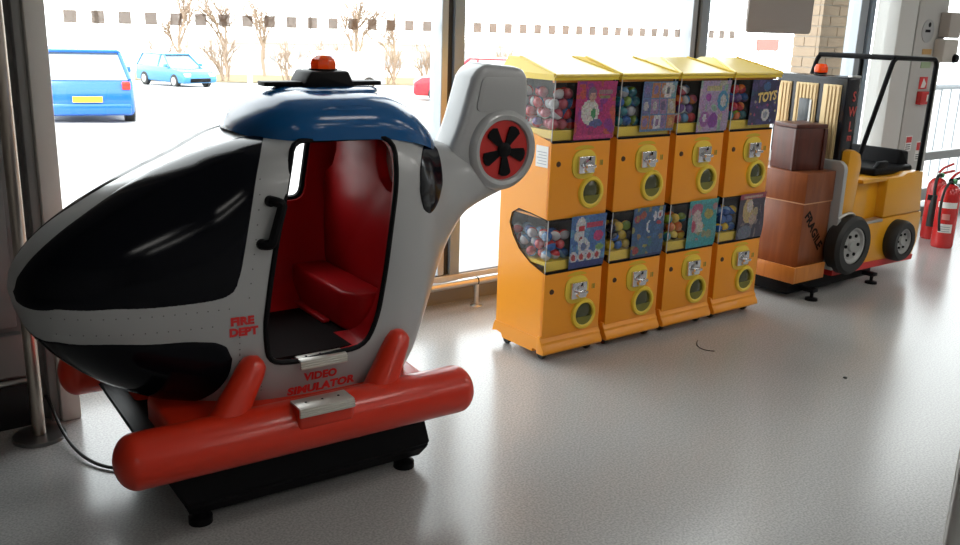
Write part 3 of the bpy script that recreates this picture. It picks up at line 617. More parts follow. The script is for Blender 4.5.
# ================================================================ capsule machines
MX0,MY0,MPITCH,MW,MD=2.446,2.79,.371,.330,.315
DARKIN=mat('inside_dark',(.035,.03,.03),.6); PLATEY=mat('coin_yellow',(.78,.56,.05),.35); HOLE=mat('chute_smoke',(.05,.055,.02),.12,coat=.5)
def machine_parts(root):
    W=MW
    side=[(0,.105),(0,.395),(.095,.424),(.17,.468),(.215,.52),(.242,.571),(.228,.617),(.186,.641),(.10,.634),(0,.622),(0,.945),(.10,.966),(MD,1.0),(MD,.105)]
    obj('side_panel',prism(side,'x',0,.006),ORANGE,root,smooth=False); obj('side_panel',prism(side,'x',W-.006,W),ORANGE,root,smooth=False)
    obj('back_panel',box(.006,W-.006,MD-.008,MD,.105,1.19),ORANGE,root,smooth=False)
    # flared base skirt
    prof=[(0,.115),(-.004,.098),(-.012,.088),(-.013,.078),(-.026,.06),(-.030,.045),(-.024,.036),(.02,.036),(.02,.115)]
    obj('base_skirt',prism(prof,'x',-.008,W+.008,.003),ORANGE,root)
    obj('base_box',prism([(.0,.105),(.0,.05),(.05,.05),(.05,.036),(.26,.036),(.27,.055),(MD-.01,.06),(MD+.02,.052),(MD+.012,.085),(MD,.105)],'x',-.004,W+.004),ORANGE,root,smooth=False)
    for x in (.035,W-.035):
        for y in (.03,MD-.045):
            c=obj('caster',lathe([(0,-.010),(.020,-.010),(.022,-.007),(.022,.007),(.020,.010),(0,.010)],(x,y,.022),'x',16),RUBBER,root)
            obj('caster_fork',box(x-.013,x+.013,y-.010,y+.012,.028,.042),MBLACK,c,smooth=False)
    for zo,zw0,zw1,nm in ((0.,.395,.622,'lower'),(.545,.945,1.19,'upper')):
        # front panel
        z0,z1=(.105,zw0) if nm=='lower' else (.622,zw0)
        f=obj('front_panel',box(.0,W,-.006,.012,z0,z1-.004,.004,2),ORANGE,root)
        obj('window_gasket',box(.004,W-.004,-.008,.004,z1-.006,z1+.002),MBLACK,f,smooth=False)
        cz=.302+zo if nm=='lower' else .846; hz=.185 if nm=='lower' else .724
        # coin mechanism
        def ov(cx,cz_,a,bb,p=2.6,n=28): return [(cx+a*math.copysign(abs(math.cos(t))**(2/p),math.cos(t)),cz_+bb*math.copysign(abs(math.sin(t))**(2/p),math.sin(t))) for t in [2*PI*k/n for k in range(n)]]
        cm=obj('coin_plate',prism(ov(.182,cz,.068,.062),'y',-.013,-.005,.003),PLATEY,root)
        obj('coin_block',box(.138,.226,-.030,-.012,cz-.036,cz+.036,.004),CHROME,cm)
        obj('coin_knob',lathe([(0,-.016),(.024,-.014),(.027,-.004),(.030,.0),(0,.0)],(.183,-.029,cz-.004),'y',20),CHROME,cm)
        gr=box(.158,.208,-.058,-.040,cz-.011,cz+.003,.003); obj('knob_grip',gr,CHROME,cm)
        obj('coin_slot',box(.193,.199,-.032,-.029,cz+.014,cz+.032),MBLACK,cm,smooth=False)
        # prize chute: yellow ring with smoked flap
        rg=obj('chute_ring',lathe([(.050,.004),(.050,-.012),(.056,-.016),(.066,-.014),(.070,-.006),(.070,.004)],(.230,-.004,hz),'y',36),PLATEY,root)
        obj('chute_flap',lathe([(0,-.010),(.046,-.005),(.0505,-.002),(.0505,.004),(0,.004)],(.230,-.004,hz),'y',30),HOLE,rg)
        obj('chute_lip',prism([(.230+.049*math.cos(t),hz+.049*math.sin(t)) for t in [PI+.25+(PI-.5)*k/12 for k in range(13)]],'y',-.016,-.013),mat('flap_olive',(.16,.15,.02),.15),rg)
        # lock, price mark and arch label
        lk=obj('lock',lathe([(0,-.005),(.010,-.004),(.012,0),(0,0)],(.042,-.006,cz+.008),'y',14),mat('lock_brown',(.10,.05,.03),.4,.5),root)
        obj('price_mark',box(.275,.279,-.0068,-.0060,cz-.010,cz+.012,bm=box(.283,.292,-.0068,-.0060,cz-.010,cz+.012)),mat('mark_olive',(.25,.22,.03),.5),root,smooth=False)
        obj('arch_label',prism([(.182+.055*math.cos(t),cz+.063+.016*math.sin(t)) for t in [PI*k/10 for k in range(11)]],'y',-.0072,-.0060),mat('arch_yellow',(.62,.42,.02),.5),root,smooth=False)
        # compartment: floor tray and dark back
        obj('tray_front',box(.008,W-.008,.006,.012,zw0+.004,zw0+.045),YELLOW,root,smooth=False)
        obj('tray_side',box(.007,.012,.012,.20 if nm=='lower' else .29,zw0+.03 if nm=='lower' else zw0+.012,zw0+.045),YELLOW,root,smooth=False)
        obj('tray_floor',box(.012,W-.008,.012,MD-.01,zw0+.036,zw0+.042),YELLOW,root,smooth=False)
        obj('compartment_back',box(.012,W-.012,.262,.268,zw0+.042,zw1),DARKIN,root,smooth=False)
        obj('dark_filler',box(.172,W-.012,.016,.26,zw0+.042,zw1-.012,bm=box(.114,.171,.115,.26,zw0+.042,zw1-.012)),DARKIN,root,smooth=False)  # dark filler blocks added to shut out daylight behind poster and capsules
        if nm=='lower': obj('compartment_roof',box(.006,W-.006,.0,MD-.01,zw1,zw1+.008),ORANGE,root,smooth=False)
        # acrylic front, leaning out slightly towards the top
        lean=.010
        obj('front_glazing',prism([(-.004,zw0),(-.001,zw0),(-lean+.003,zw1),(-lean,zw1)],'x',.001,W-.001),ACRYL,root,smooth=False)
        if nm=='upper':
            gp=[(0,.945),(.10,.966),(MD,1.0),(MD,1.19),(-.008,1.19)]
            for x in (.001,W-.004): obj('side_glazing',prism(gp,'x',x,x+.003),ACRYL,root,smooth=False)
        else:
            gp=[(0,.395),(.095,.424),(.17,.468),(.215,.52),(.242,.571),(.228,.617),(.186,.641),(.10,.634),(-.006,.622)]
            obj('side_glazing',prism(gp,'x',.0015,.0045),ACRYL,root,smooth=False)
            gt=[(.0,y,z) for y,z in gp[1:-1]]; obj('glazing_trim',tube([(0.0,y,z) for y,z in [(0,.395)]+gp[1:-1]+[(0,.622)]],.0022,6),MBLACK,root)
        obj('corner_bead',tube([(.001,-.003,zw0),(.0,-lean,zw1)],.0022,6),mat('bead_clear',(.55,.55,.55),.2),root); obj('corner_bead',tube([(W-.001,-.003,zw0),(W,-lean,zw1)],.0022,6),mat('bead_clear',(.55,.55,.55),.2),root)
        obj('head_rail',box(.004,W-.004,.0,.012,zw1-.010,zw1,),ORANGE if nm=='upper' else MBLACK,root,smooth=False)
def lid(root,insl,insr):
    W=MW; o=.012
    b=bmesh.new(); z0,z1,z2=1.19,1.213,1.272
    lo=[(-o,-o-.006),(W+o,-o-.006),(W+o,MD+o),(-o,MD+o)]; hi=[(insl,.24),(W-insr,.24),(W-insr,MD+.005),(insl,MD+.005)]
    A=[b.verts.new((x,y,z0)) for x,y in lo]; B=[b.verts.new((x,y,z1)) for x,y in lo]; Cc=[b.verts.new((x,y,z2)) for x,y in hi]
    b.faces.new(A[::-1])
    for i in range(4): b.faces.new((A[i],A[(i+1)%4],B[(i+1)%4],B[i])); b.faces.new((B[i],B[(i+1)%4],Cc[(i+1)%4],Cc[i]))
    b.faces.new(Cc)
    l=obj('lid',b,YELLOW,root,smooth=False)
    for (x,y),(x2,y2) in zip((lo[0],lo[1]),(hi[0],hi[1])):
        obj('lid_rib',tube([(x,y,z1),(x2,y2,z2)],.006,6),YELLOW,l)
    obj('lid_edge',tube([(-o,-o-.006,z1-.004),(W+o,-o-.006,z1-.004)],.007,8),YELLOW,l)
# ---- posters: flat print, painted cell by cell
FONT={'T':['111','010','010','010','010'],'O':['111','101','101','101','111'],'Y':['101','101','010','010','010'],'S':['111','100','111','001','111'],'C':['111','100','100','100','111'],'A':['010','101','111','101','101'],'P':['111','101','111','100','100']}
class Pic:
    def __init__(s,n,m,c): s.n,s.m=n,m; s.p=[[c]*n for _ in range(m)]
    def disc(s,cx,cy,rx,ry,c):
        for j in range(s.m):
            for i in range(s.n):
                if ((i+.5)/s.n-cx)**2/rx**2+((j+.5)/s.m-cy)**2/ry**2<1: s.p[j][i]=c
    def rect(s,x0,y0,x1,y1,c):
        for j in range(s.m):
            for i in range(s.n):
                if x0<(i+.5)/s.n<x1 and y0<(j+.5)/s.m<y1: s.p[j][i]=c
    def noise(s,cols,k,rg,amt):
        for _ in range(k): s.disc(rg.random(),rg.random(),rg.uniform(.02,amt),rg.uniform(.02,amt),rg.choice(cols))
    def text(s,t,x,y,h,c,slant=0.):
        u=h/5
        for q,ch in enumerate(t):
            for r,row in enumerate(FONT[ch]):
                for k,b in enumerate(row):
                    if b=='1':
                        X=x+(q*4+k)*u*.75; Y=y-r*u+slant*X; s.rect(X,Y-u,X+u*.8,Y+.005,c)
rgp=random.Random(3)
def poster(root,pic,x0,x1,z0,z1,lean0,lean1,name='poster',wave=.004):
    n,m=pic.n,pic.m; vs=[];fs=[]
    for j in range(m+1):
        for i in range(n+1):
            u,v=i/n,j/m; vs.append((x0+(x1-x0)*u,-.006-(lean0+(lean1-lean0)*v)-wave*math.sin(v*PI*2)*(.3+.7*u),z0+(z1-z0)*v))
    for j in range(m):
        for i in range(n):
            a=j*(n+1)+i; fs.append((a,a+1,a+n+2,a+n+1))
    me=bpy.data.meshes.new(name); me.from_pydata(vs,[],fs); ca=me.color_attributes.new('Col','FLOAT_COLOR','CORNER')
    k=0
    for j in range(m):
        for i in range(n):
            q=.78*rgp.uniform(.72,1.2); c=tuple(min(1,q*v*rgp.uniform(.85,1.15)+.012) for v in pic.p[j][i])
            for _ in range(4): ca.data[k].color=(*c,1); k+=1
    me.materials.append(PRINT); o=bpy.data.objects.new(name,me); link(o); setpar(o,root); return o
def pics():
    rg=random.Random(5); out={}
    p=Pic(34,40,(.45,.02,.16)); p.noise([(.55,.03,.22),(.35,.02,.14),(.25,.03,.25),(.5,.08,.05)],40,rg,.12); p.disc(.36,.47,.22,.22,(.62,.60,.56)); p.disc(.40,.78,.11,.12,(.16,.12,.18)); p.disc(.41,.73,.08,.08,(.50,.28,.22)); p.disc(.45,.45,.06,.09,(.05,.25,.10)); p.disc(.52,.28,.16,.07,(.10,.12,.30)); p.rect(.55,.78,.9,.86,(.30,.18,.20)); p.rect(.60,.70,.85,.75,(.22,.22,.10)); p.rect(.05,.02,.95,.08,(.6,.05,.2)); out[0,1]=p
    p=Pic(34,40,(.10,.20,.36))
    for i in range(4):
        for j in range(3): 
            x=.02+i*.25; y=.04+j*.32; p.rect(x,y,x+.22,y+.29,rg.choice([(.30,.18,.32),(.45,.18,.08),(.15,.30,.34),(.40,.33,.22),(.12,.14,.30)])); p.disc(x+.11,y+.15,.07,.09,rg.choice([(.5,.3,.1),(.2,.15,.35),(.12,.10,.2),(.45,.42,.42)]))
    p.rect(.66,.68,.84,.97,(.62,.60,.58)); p.disc(.75,.82,.05,.08,(.1,.1,.12)); p.rect(.38,.04,.58,.32,(.60,.58,.6)); p.disc(.48,.18,.05,.08,(.25,.15,.3)); out[1,1]=p
    p=Pic(34,40,(.40,.30,.46)); p.noise([(.45,.40,.30),(.25,.40,.30),(.42,.25,.45),(.5,.45,.5)],30,rg,.12); p.disc(.78,.60,.18,.20,(.05,.25,.42)); p.disc(.80,.60,.10,.12,(.5,.48,.45)); p.disc(.30,.68,.09,.08,(.35,.06,.36)); p.disc(.22,.25,.16,.15,(.30,.10,.32)); p.disc(.50,.22,.16,.15,(.22,.05,.30)); p.disc(.22,.27,.06,.08,(.6,.55,.6)); p.rect(.2,.80,.7,.90,(.5,.42,.2)); out[2,1]=p
    p=Pic(36,40,(.035,.03,.10)); p.noise([(.06,.05,.18),(.10,.06,.20),(.03,.08,.14)],30,rg,.1)
    for _ in range(16): p.disc(rg.random(),rg.random(),.03,.03,rg.choice([(.5,.2,.05),(.15,.25,.5),(.4,.06,.2),(.5,.45,.3)]))
    p.disc(.55,.85,.13,.10,(.05,.14,.32)); p.rect(.30,.68,.80,.72,(.35,.28,.12)); p.disc(.58,.22,.14,.14,(.62,.62,.62)); p.disc(.58,.22,.07,.07,(.3,.32,.4)); out[3,1]=p
    p=Pic(36,40,(.07,.17,.40)); p.noise([(.09,.25,.48),(.05,.13,.35),(.12,.28,.45)],30,rg,.14); p.disc(.28,.80,.14,.17,(.60,.60,.62)); p.disc(.25,.62,.15,.12,(.58,.58,.6)); p.disc(.30,.55,.06,.04,(.35,.04,.05)); p.disc(.38,.42,.17,.15,(.55,.56,.6)); p.disc(.38,.40,.08,.08,(.12,.16,.3))
    for k in range(4):
        p.disc(.12+k*.22,.22,.11,.11,(.58,.58,.6)); p.disc(.12+k*.22,.21,.06,.06,(.45,.05,.05))
    p.rect(.22,.70,.40,.80,(.50,.03,.04)); p.rect(.44,.76,.92,.84,(.48,.04,.10)); p.disc(.80,.58,.14,.10,(.45,.04,.16)); p.disc(.84,.36,.12,.06,(.20,.35,.12)); p.rect(0,0,1,.12,(.03,.05,.20)); out[0,0]=p
    p=Pic(36,40,(.045,.11,.24)); p.noise([(.06,.15,.30),(.04,.09,.20),(.05,.16,.20)],30,rg,.13); p.disc(.14,.78,.10,.08,(.34,.04,.08)); p.disc(.32,.84,.10,.08,(.34,.08,.05)); p.disc(.52,.60,.08,.12,(.60,.62,.66)); p.disc(.56,.61,.07,.10,(.05,.12,.26)); p.disc(.70,.80,.05,.10,(.60,.60,.66)); p.disc(.86,.82,.09,.09,(.55,.55,.62)); p.disc(.86,.82,.04,.04,(.42,.05,.06)); p.disc(.84,.66,.08,.04,(.42,.05,.06)); p.noise([(.35,.33,.10),(.30,.20,.08)],12,rg,.07); p.disc(.15,.14,.10,.08,(.36,.05,.06)); p.rect(0,0,1,.04,(.03,.05,.15)); out[1,0]=p
    p=Pic(36,40,(.05,.30,.33)); p.noise([(.10,.32,.34),(.28,.28,.16),(.40,.20,.22)],34,rg,.12); p.disc(.28,.80,.20,.14,(.40,.10,.18)); p.disc(.30,.55,.17,.24,(.52,.42,.40)); p.rect(.34,.32,.52,.52,(.55,.50,.42)); p.disc(.20,.45,.07,.12,(.42,.06,.12)); p.disc(.72,.68,.16,.10,(.38,.32,.08)); p.rect(0,0,1,.16,(.03,.30,.36)); p.rect(0,.93,1,1,(.06,.38,.38)); out[2,0]=p
    p=Pic(36,40,(.05,.04,.07)); p.noise([(.08,.06,.10),(.20,.16,.16),(.03,.03,.06)],30,rg,.14); p.disc(.36,.62,.20,.28,(.50,.36,.16)); p.disc(.42,.72,.12,.14,(.52,.46,.42)); p.disc(.55,.42,.14,.12,(.45,.34,.28)); p.disc(.30,.14,.26,.16,(.14,.16,.22)); p.disc(.66,.58,.10,.1,(.40,.30,.18)); p.rect(0,.88,1,1,(.32,.05,.08)); p.rect(.15,.91,.85,.96,(.5,.35,.3)); out[3,0]=p
    return out
PICS=pics()
ORD=['machine by the helicopter','machine second from helicopter','machine second from forklift','machine by the forklift']
proto=thing('capsule_machine','x','vending machine',(0,0,0),'row of capsule vending machines'); machine_parts(proto)
machines=[]
for i in range(4):
    r=proto if i==0 else copy_tree(proto)
    r['label']=['orange double capsule machine standing beside the helicopter tail, white sticker on its side','orange double capsule machine second from the helicopter, blue space poster in lower window','orange double capsule machine third from the helicopter, turquoise poster in lower window','orange double capsule machine standing next to the forklift crates, dark toys poster on top'][i]
    machines.append(r)
for i,r in enumerate(machines):
    lid(r,.02 if i<2 else .13,.02 if i<3 else .02)
    poster(r,PICS[i,1],.125 if i!=0 else .112,.338,(.948 if i in (0,2) else .965),1.18 if i else 1.186,.002,.012); poster(r,PICS[i,0],.126,.330,.398,.628,.002,.010)
    if i==3: lettering('TOYS',.062,mat('toys_gold',(.75,.55,.18),.4),r,lambda u,v,w: (.236+u,-.0215-.006*(1.10+v-1.07)/.1-w*.3,1.098+v+u*.10),.0022,.92)
    if i==0: obj('side_sticker',box(-.0012,.0003,.012,.088,.838,.925),WHITE,r,smooth=False); [obj('sticker_line',box(-.0018,-.0008,.02,.08-.01*(k%2),.85+k*.012,.853+k*.012),mat('ink_grey',(.35,.37,.42),.6),r,smooth=False) for k in range(5)]
    r.location=(MX0+i*MPITCH,MY0,0)
# ---- toy capsules
CL=clear('capsule_clear',(.92,.93,.95),.10,.05)
CCOL={'red':(.50,.02,.03),'blue':(.02,.10,.34),'white':(.46,.46,.48),'pink':(.42,.07,.11),'teal':(.02,.16,.20),'green':(.20,.34,.03),'yellow':(.60,.42,.03),'orange':(.62,.14,.02),'black':(.015,.015,.025),'sky blue':(.12,.28,.48),'purple':(.12,.05,.22),'magenta':(.42,.02,.12)}
capm={}
def capsule_mesh(c1,c2,r):
    k=(c1,c2,r)
    if k in capm: return capm[k]
    b=bmesh.new(); bmesh.ops.create_uvsphere(b,u_segments=16,v_segments=10,radius=r)
    for f in b.faces: f.material_index=0 if f.calc_center_median().z>0 else 1; f.smooth=True
    lathe([(r*.985,-.002),(r*1.02,-.0012),(r*1.02,.0012),(r*.985,.002)],(0,0,0),n=16,bm=b,mi=1)
    me=bpy.data.meshes.new('toy_capsule'); b.to_mesh(me); b.free()
    for c in (c1,c2): me.materials.append(mat('capsule_'+c,CCOL[c],.18,coat=.4))
    for p in me.polygons: p.use_smooth=True
    capm[k]=me; return me
SETS={(0,1):[('pink','white'),('red','white'),('blue','red'),('pink','pink'),('purple','red')],(1,1):[('teal','blue'),('teal','teal'),('sky blue','white'),('green','teal'),('blue','blue')],(2,1):[('orange','red'),('white','pink'),('sky blue','white'),('pink','orange'),('purple','white')],(3,1):[('teal','teal'),('red','magenta'),('green','orange'),('orange','red'),('blue','purple')],
(0,0):[('red','white'),('red','blue'),('sky blue','white'),('white','red'),('blue','sky blue')],(1,0):[('yellow','black'),('yellow','yellow'),('black','blue'),('yellow','green')],(2,0):[('yellow','white'),('yellow','yellow'),('orange','yellow'),('green','teal'),('yellow','black')],(3,0):[('blue','blue'),('sky blue','blue'),('yellow','blue'),('blue','black'),('orange','sky blue')]}
rg=random.Random(11)
for (i,u),cols in SETS.items():
    ox=MX0+i*MPITCH; zf=(.945 if u else .395)+.042; ztop=1.178 if u else .612; R=.0235
    spots=[]
    def heap(xa,xb,ya,yb,keep):
        row=0; z=zf+R+.0005
        while z+R<ztop-.005:
            y=ya+R; lay=0
            while y+R<=yb+.001:
                x=xa+R+(R if (row+lay)%2 else 0)
                while x+R<=xb+.001:
                    if keep(x,y,z): spots.append((x,y,z))
                    x+=2*R+.0015
                y+=2*R+.001; lay+=1
            z+=2*R-.006; row+=1
    if i==0: heap(.013,.165,.013,.258,lambda x,y,z: (x<.085 or (y<.085 and x<.16)) and not (not u and y>.17 and z<.47))
    else: heap(.013,.165,.013,.108,lambda x,y,z: True)
    drop=ztop-.05
    for (x,y,z) in spots:
        if z>drop and rg.random()<(.15 if u else .45): continue
        c=rg.choice(cols); me=capsule_mesh(c[0],c[1],R-.0006); o=bpy.data.objects.new('toy_capsule',me); link(o)
        o.location=(ox+x,MY0+y,z); o.rotation_euler=(rg.uniform(-1.2,1.2),rg.uniform(-1.2,1.2),rg.uniform(0,6))
        nm=c[0] if c[0]==c[1] else c[0]+' and '+c[1]
        tag(o,'%s toy capsule in %s window of the %s'%(nm,'upper' if u else 'lower',ORD[i]),'toy capsule','%s capsules, %s window of machine %d'%(nm,'upper' if u else 'lower',i+1))
# ================================================================ forklift ride
YN,YF=2.75,3.27; YM=(YN+YF)/2
F=thing('forklift_ride','yellow forklift truck coin ride with black roll cage and wheels','ride',(4.8,YM,0))
obj('lower_body',prism([(4.535,.13),(5.365,.118),(5.405,.20),(5.41,.386),(4.98,.382),(4.97,.372),(4.70,.372),(4.64,.43),(4.535,.43)],'y',YN,YF,.008),FYEL,F)
obj('footwell_panel',box(4.66,5.0,YN+.06,YF-.06,.37,.60,.004),FYEL,F)
sb=obj('seat_box',prism([(4.985,.386),(5.40,.390),(5.365,.632),(5.20,.636),(5.14,.618),(4.985,.615)],'y',YN+.004,YF-.004,.010),FYEL,F)
obj('front_sill',box(4.74,5.0,YN+.012,YF-.012,.60,.622,.004),FYEL,F)
obj('dash_cowl',prism([(4.545,.43),(4.665,.43),(4.69,.72),(4.665,.775),(4.60,.80),(4.56,.79)],'y',YN+.005,YF-.005,.010),FYEL,F)
obj('red_sill',prism([(4.52,.105),(5.36,.095),(5.37,.125),(4.52,.150)],'y',YN-.006,YF+.006),mat('sill_red',(.55,.02,.02),.4),F,smooth=False)
obj('mudguard_strip',tube(rnd([(4.50,YN-.01,.432),(4.56,YN-.02,.455),(4.63,YN-.02,.452),(4.68,YN-.01,.40)],.03),.009,8),ALU,F); obj('tread_strip',box(4.72,4.97,YN-.008,YN+.05,.368,.386,.004),ALU,F)
obj('tow_knob',lathe([(0,0),(.02,.004),(.022,.02),(0,.03)],(5.41,YN+.04,.40),'x',14),HUB,F)
for x,z,r in ((4.610,.277,.165),(5.137,.242,.122)):
    for s in (-1,1):
        y=YN-.02 if s<0 else YF+.02
        t=obj('tyre',lathe([(0,s*.005),(r*.60,s*.005),(r*.64,s*.048),(r*.9,s*.05),(r,s*.03),(r,-s*.03),(r*.9,-s*.05),(0,-s*.05)],(x,y,z),'y',36),RUBBER,F)
        h=obj('wheel_hub',lathe([(0,s*.035),(r*.18,s*.038),(r*.22,s*.026),(r*.5,s*.026),(r*.56,s*.04),(r*.61,s*.042),(r*.62,s*.0),(0,s*.0)],(x,y,z),'y',30),HUB,t)
        for k in range(6):
            a=k*PI/3; obj('wheel_nut',lathe([(0,s*.036),(r*.06,s*.034),(r*.06,s*.02),(0,s*.02)],(x+r*.36*math.cos(a),y,z+r*.36*math.sin(a)),'y',6),MBLACK,h,smooth=False)
# seat
bs=obj('seat',box(4.93,5.34,YN+.06,YF-.06,.62,.665,.018,3),MBLACK,F); obj('backrest',prism(rnd2([(5.235,.65),(5.36,.65),(5.345,.742),(5.26,.752)],.015),'y',YN+.10,YF-.06,.016,3),MBLACK,F)
obj('armrest',prism([(4.95,.655),(5.08,.655),(5.08,.70),(5.0,.70)],'y',YN+.07,YN+.10,.006),MBLACK,F)
# mast display: black frame with gold pleats and small screen
md=obj('mast_column',prism([(4.535,.62),(4.655,.62),(4.645,1.165),(4.63,1.185),(4.53,1.18)],'y',2.80,3.25,.012,3),mat('mast_black',(.007,.008,.012),.25),F)
GOLD=mat('pleat_gold',(.62,.46,.24),.4,.2)
for y0,y1 in ((2.835,2.945),(2.975,3.115),(3.145,3.225)):
    obj('gold_panel',box(4.522,4.53,y0,y1,.64,1.14,.003),GOLD,md)
    n=int((y1-y0)/.022)
    for k in range(n): obj('pleat',box(4.517,4.524,y0+.008+k*.022,y0+.020+k*.022,.65,1.13,.002),GOLD,md)
obj('mini_screen',box(4.513,4.52,3.01,3.08,.90,1.055,.003),mat('screen_dark',(.09,.10,.11),.15),md); obj('screen_edge',box(4.512,4.5185,3.0,3.012,.88,1.05),WHITE,md,smooth=False)
obj('top_bracket',box(4.56,4.64,2.798,2.83,1.178,1.19,.003),STEEL,md)
ORL=mat('swl_red',(.50,.06,.05),.5)
for k,(ch,z) in enumerate((('S',1.078),('W',.998),('L',.918),('m',.862))):
    lettering(ch,.075 if k<3 else .06,ORL,md,lambda u,v,w,z=z: (4.597+u,2.7985-w,z+v),.0014,.9)
bcn=thing('beacon_light','round orange beacon lamp on top of the forklift mast','beacon',(4.59,3.0,1.18))
obj('base',lathe([(.034,1.187),(.034,1.196),(0,1.196)],(4.58,3.01,0),n=20),MBLACK,bcn); obj('dome',lathe([(.032,1.1965),(.036,1.20),(.035,1.225),(.026,1.240),(0,1.244)],(4.58,3.01,0),n=20),BEACON,bcn)
# roll cage
def cage(y): return rnd([(4.67,y,.70),(4.905,y,1.285),(5.365,y,1.278),(5.348,y,.62)],.045,6)
for y in (YN+.03,YF-.02): obj('cage_hoop',tube(cage(y),.0135,10),MBLACK,F)
obj('cage_crossbar',tube([(4.91,YN+.03,1.284),(4.91,YF-.02,1.284)],.0135,10),MBLACK,F); obj('cage_crossbar',tube([(5.33,YN+.03,1.278),(5.33,YF-.02,1.278)],.0135,10),MBLACK,F)
# fork carriage plate and pallet deck
pp=[(2.735,.14),(2.735,.70),(2.745,.725),(2.77,.742),(3.25,.742),(3.275,.725),(3.285,.70),(3.285,.14)]
obj('fork_carriage',prism(pp,'x',4.495,4.53,.006),mat('carriage_grey',(.40,.41,.41),.45,.3),F)
ba=obj('plinth',box(4.20,5.02,YN+.05,YF-.06,.03,.105,.008),MBLACK,F)
for x,y in ((4.33,2.73),(4.95,2.75),(4.33,3.22),(4.95,3.22)):
    f=obj('levelling_foot',lathe([(0,0),(.035,0),(.033,.012),(.010,.018),(.010,.06),(0,.06)],(x,y,0),n=16),MBLACK,F); obj('foot_arm',box(x-.025,x+.025,min(y,YM)-.02,max(y,YM) if abs(y-YM)<.3 else y+.1,.045,.065,.003),MBLACK,f)
WO=wood('pallet_wood',(.55,.20,.035),(.42,.135,.02)); WC=wood('crate_wood',(.24,.072,.022),(.17,.045,.014)); WD=wood('dark_crate_wood',(.10,.022,.012),(.055,.012,.007))
PL=thing('pallet','orange stained wooden pallet tray under the fragile crate','pallet',(4.33,3.0,.105)); 
obj('deck',box(4.178,4.44,2.758,3.262,.112,.17),WO,PL,smooth=False)
obj('rim_board',box(4.165,4.18,2.745,3.275,.108,.196,.002),WO,PL); obj('rim_board',box(4.181,4.442,2.745,2.757,.108,.196,.002),WO,PL); obj('rim_board',box(4.181,4.442,3.263,3.275,.108,.196,.002),WO,PL)
CR=thing('crate','brown wooden crate stencilled FRAGILE standing on the pallet','crate',(4.35,3.0,.171))
obj('crate_body',box(4.24,4.488,2.785,3.235,.171,.525,.004),WC,CR); obj('crate_lid',box(4.232,4.489,2.778,3.242,.530,.690,.004),WC,CR)
obj('seam',box(4.236,4.488,2.782,3.238,.524,.531),mat('seam_tan',(.55,.30,.16),.5),CR,smooth=False)
d=Vector((.175,-.225)); ang=math.atan2(d.y,d.x)
def frag(u,v,w): return (4.352+u*math.cos(ang)-v*math.sin(ang),2.7842-w,.372+u*math.sin(ang)+v*math.cos(ang))
lettering('FRAGILE',.070,MBLACK,CR,frag,.0030,.95)
# upper crate, turned on top of the lower one
UC=thing('crate','dark mahogany crate set askew on top of the fragile crate','crate',(4.238,2.885,.691))
obj('crate_body',box(.004,.201,.004,.19,0,.222,.003),WD,UC); obj('crate_lid',box(0,.205,0,.194,.224,.245,.003),WD,UC)
obj('corner_batten',box(-.004,.02,-.003,.012,.0,.222,.002),WD,UC); obj('corner_batten',box(.185,.208,-.003,.012,.0,.222,.002),WD,UC)
for ch in UC.children: ch.matrix_parent_inverse=Matrix.Identity(4)
UC.rotation_euler=(0,0,math.radians(-16))
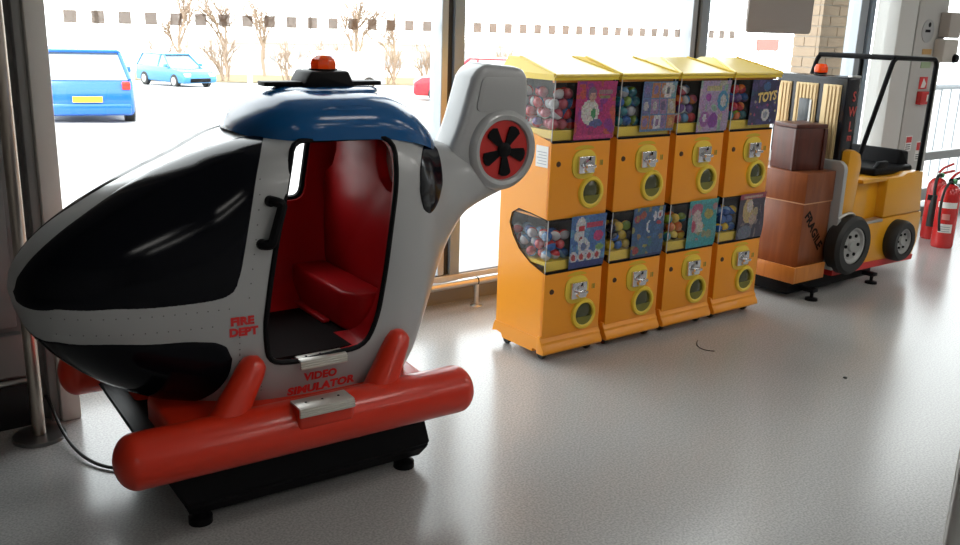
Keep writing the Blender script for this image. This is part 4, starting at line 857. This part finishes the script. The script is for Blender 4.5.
# ================================================================ fire extinguishers
def extinguisher(x,y,label,r,h,co2,rz):
    e=thing('fire_extinguisher',label,'extinguisher',(x,y,0))
    c=(x,y,0)
    obj('cylinder',lathe([(r*.92,0),(r*.96,.006),(r,.02),(r,h*.72),(r*.93,h*.79),(r*.65,h*.85),(r*.3,h*.88),(0,h*.88)],c,n=28),EXT,e)
    v=obj('valve',lathe([(r*.28,h*.87),(r*.28,h*.93),(r*.18,h*.95),(0,h*.95)],c,n=14),STEEL if co2 else MBLACK,e)
    obj('carry_handle',tube(rnd([(x-.01,y,h*.92),(x+.05,y-.02,h*.95),(x+.12,y-.04,h*.97)],.02),.010,8),EXT if co2 else MBLACK,v); obj('squeeze_lever',tube(rnd([(x-.01,y,h*.95),(x+.03,y-.01,h*1.02),(x+.11,y-.035,h*1.07)],.02),.009,8),EXT,v)
    obj('safety_pin',lathe([(0,-.012),(.016,-.01),(.016,.01),(0,.012)],(x-.005,y-r*.35,h*.92),'y',10),mat('pin_green',(.05,.30,.10),.4),v)
    if co2:
        obj('hose',tube(bez([(x-.01,y-.02,h*.92),(x-.12,y-.03,h*.98),(x-.12,y-.05,h*.6)],14),.011,8),RUBBER,e)
        obj('horn',tube([(x-.118,y-.05,h*.66),(x-.112,y-.05,h*.50),(x-.105,y-.05,h*.22)],[.016,.030,.036],14),RUBBER,e)
    else:
        obj('hose',tube(bez([(x,y-.02,h*.92),(x-.16,y,h*.95),(x-.13,y-.02,h*.35),(x-r-.012,y-.01,h*.25)],18),.009,8),RUBBER,e)
    # labels wrapped on the cylinder front
    def wrap(name,a0,a1,z0,z1,m,o=.0012):
        bm=bmesh.new(); A=[];n=8
        for k in range(n+1):
            a=a0+(a1-a0)*k/n; A.append([bm.verts.new((x+(r+o)*math.cos(a),y+(r+o)*math.sin(a),z)) for z in (z0,z1)])
        for p,q in zip(A[:-1],A[1:]): bm.faces.new((p[0],q[0],q[1],p[1]))
        return obj(name,bm,m,e)
    ca=math.atan2(-y,-x)
    wrap('brand_label',ca-.9,ca+.9,h*.56,h*.64,MBLACK if co2 else WHITE); wrap('instruction_label',ca-.5,ca+.7,h*.22,h*.34,WHITE); 
    for k in range(3): wrap('label_line',ca-.4,ca+.5,h*(.235+.03*k),h*(.245+.03*k),mat('ink_grey',(.35,.37,.42),.6),.0018)
    wrap('red_label',ca-.35,ca+.35,h*.40,h*.48,mat('label_pink',(.65,.25,.22),.5))
extinguisher(6.30,3.03,'red fire extinguisher with white label standing in front',.072,.50,False,0)
extinguisher(6.50,3.22,'red fire extinguisher with black horn standing behind the other',.066,.50,True,0)
# floor scuffs: a dropped elastic band and bits
tag(obj('black_scrap',tube(bez([(3.26,2.61,.003),(3.18,2.57,.003),(3.16,2.50,.003),(3.21,2.47,.003)],10),.0018,5),RUBBER),'thin curled black scrap lying on the floor near the machines','scrap')
tag(obj('floor_crumb',lathe([(0,0),(.009,0),(.007,.005),(0,.006)],(3.43,1.956,0),n=7),RUBBER),'tiny dark crumb lying on the open grey floor','crumb')
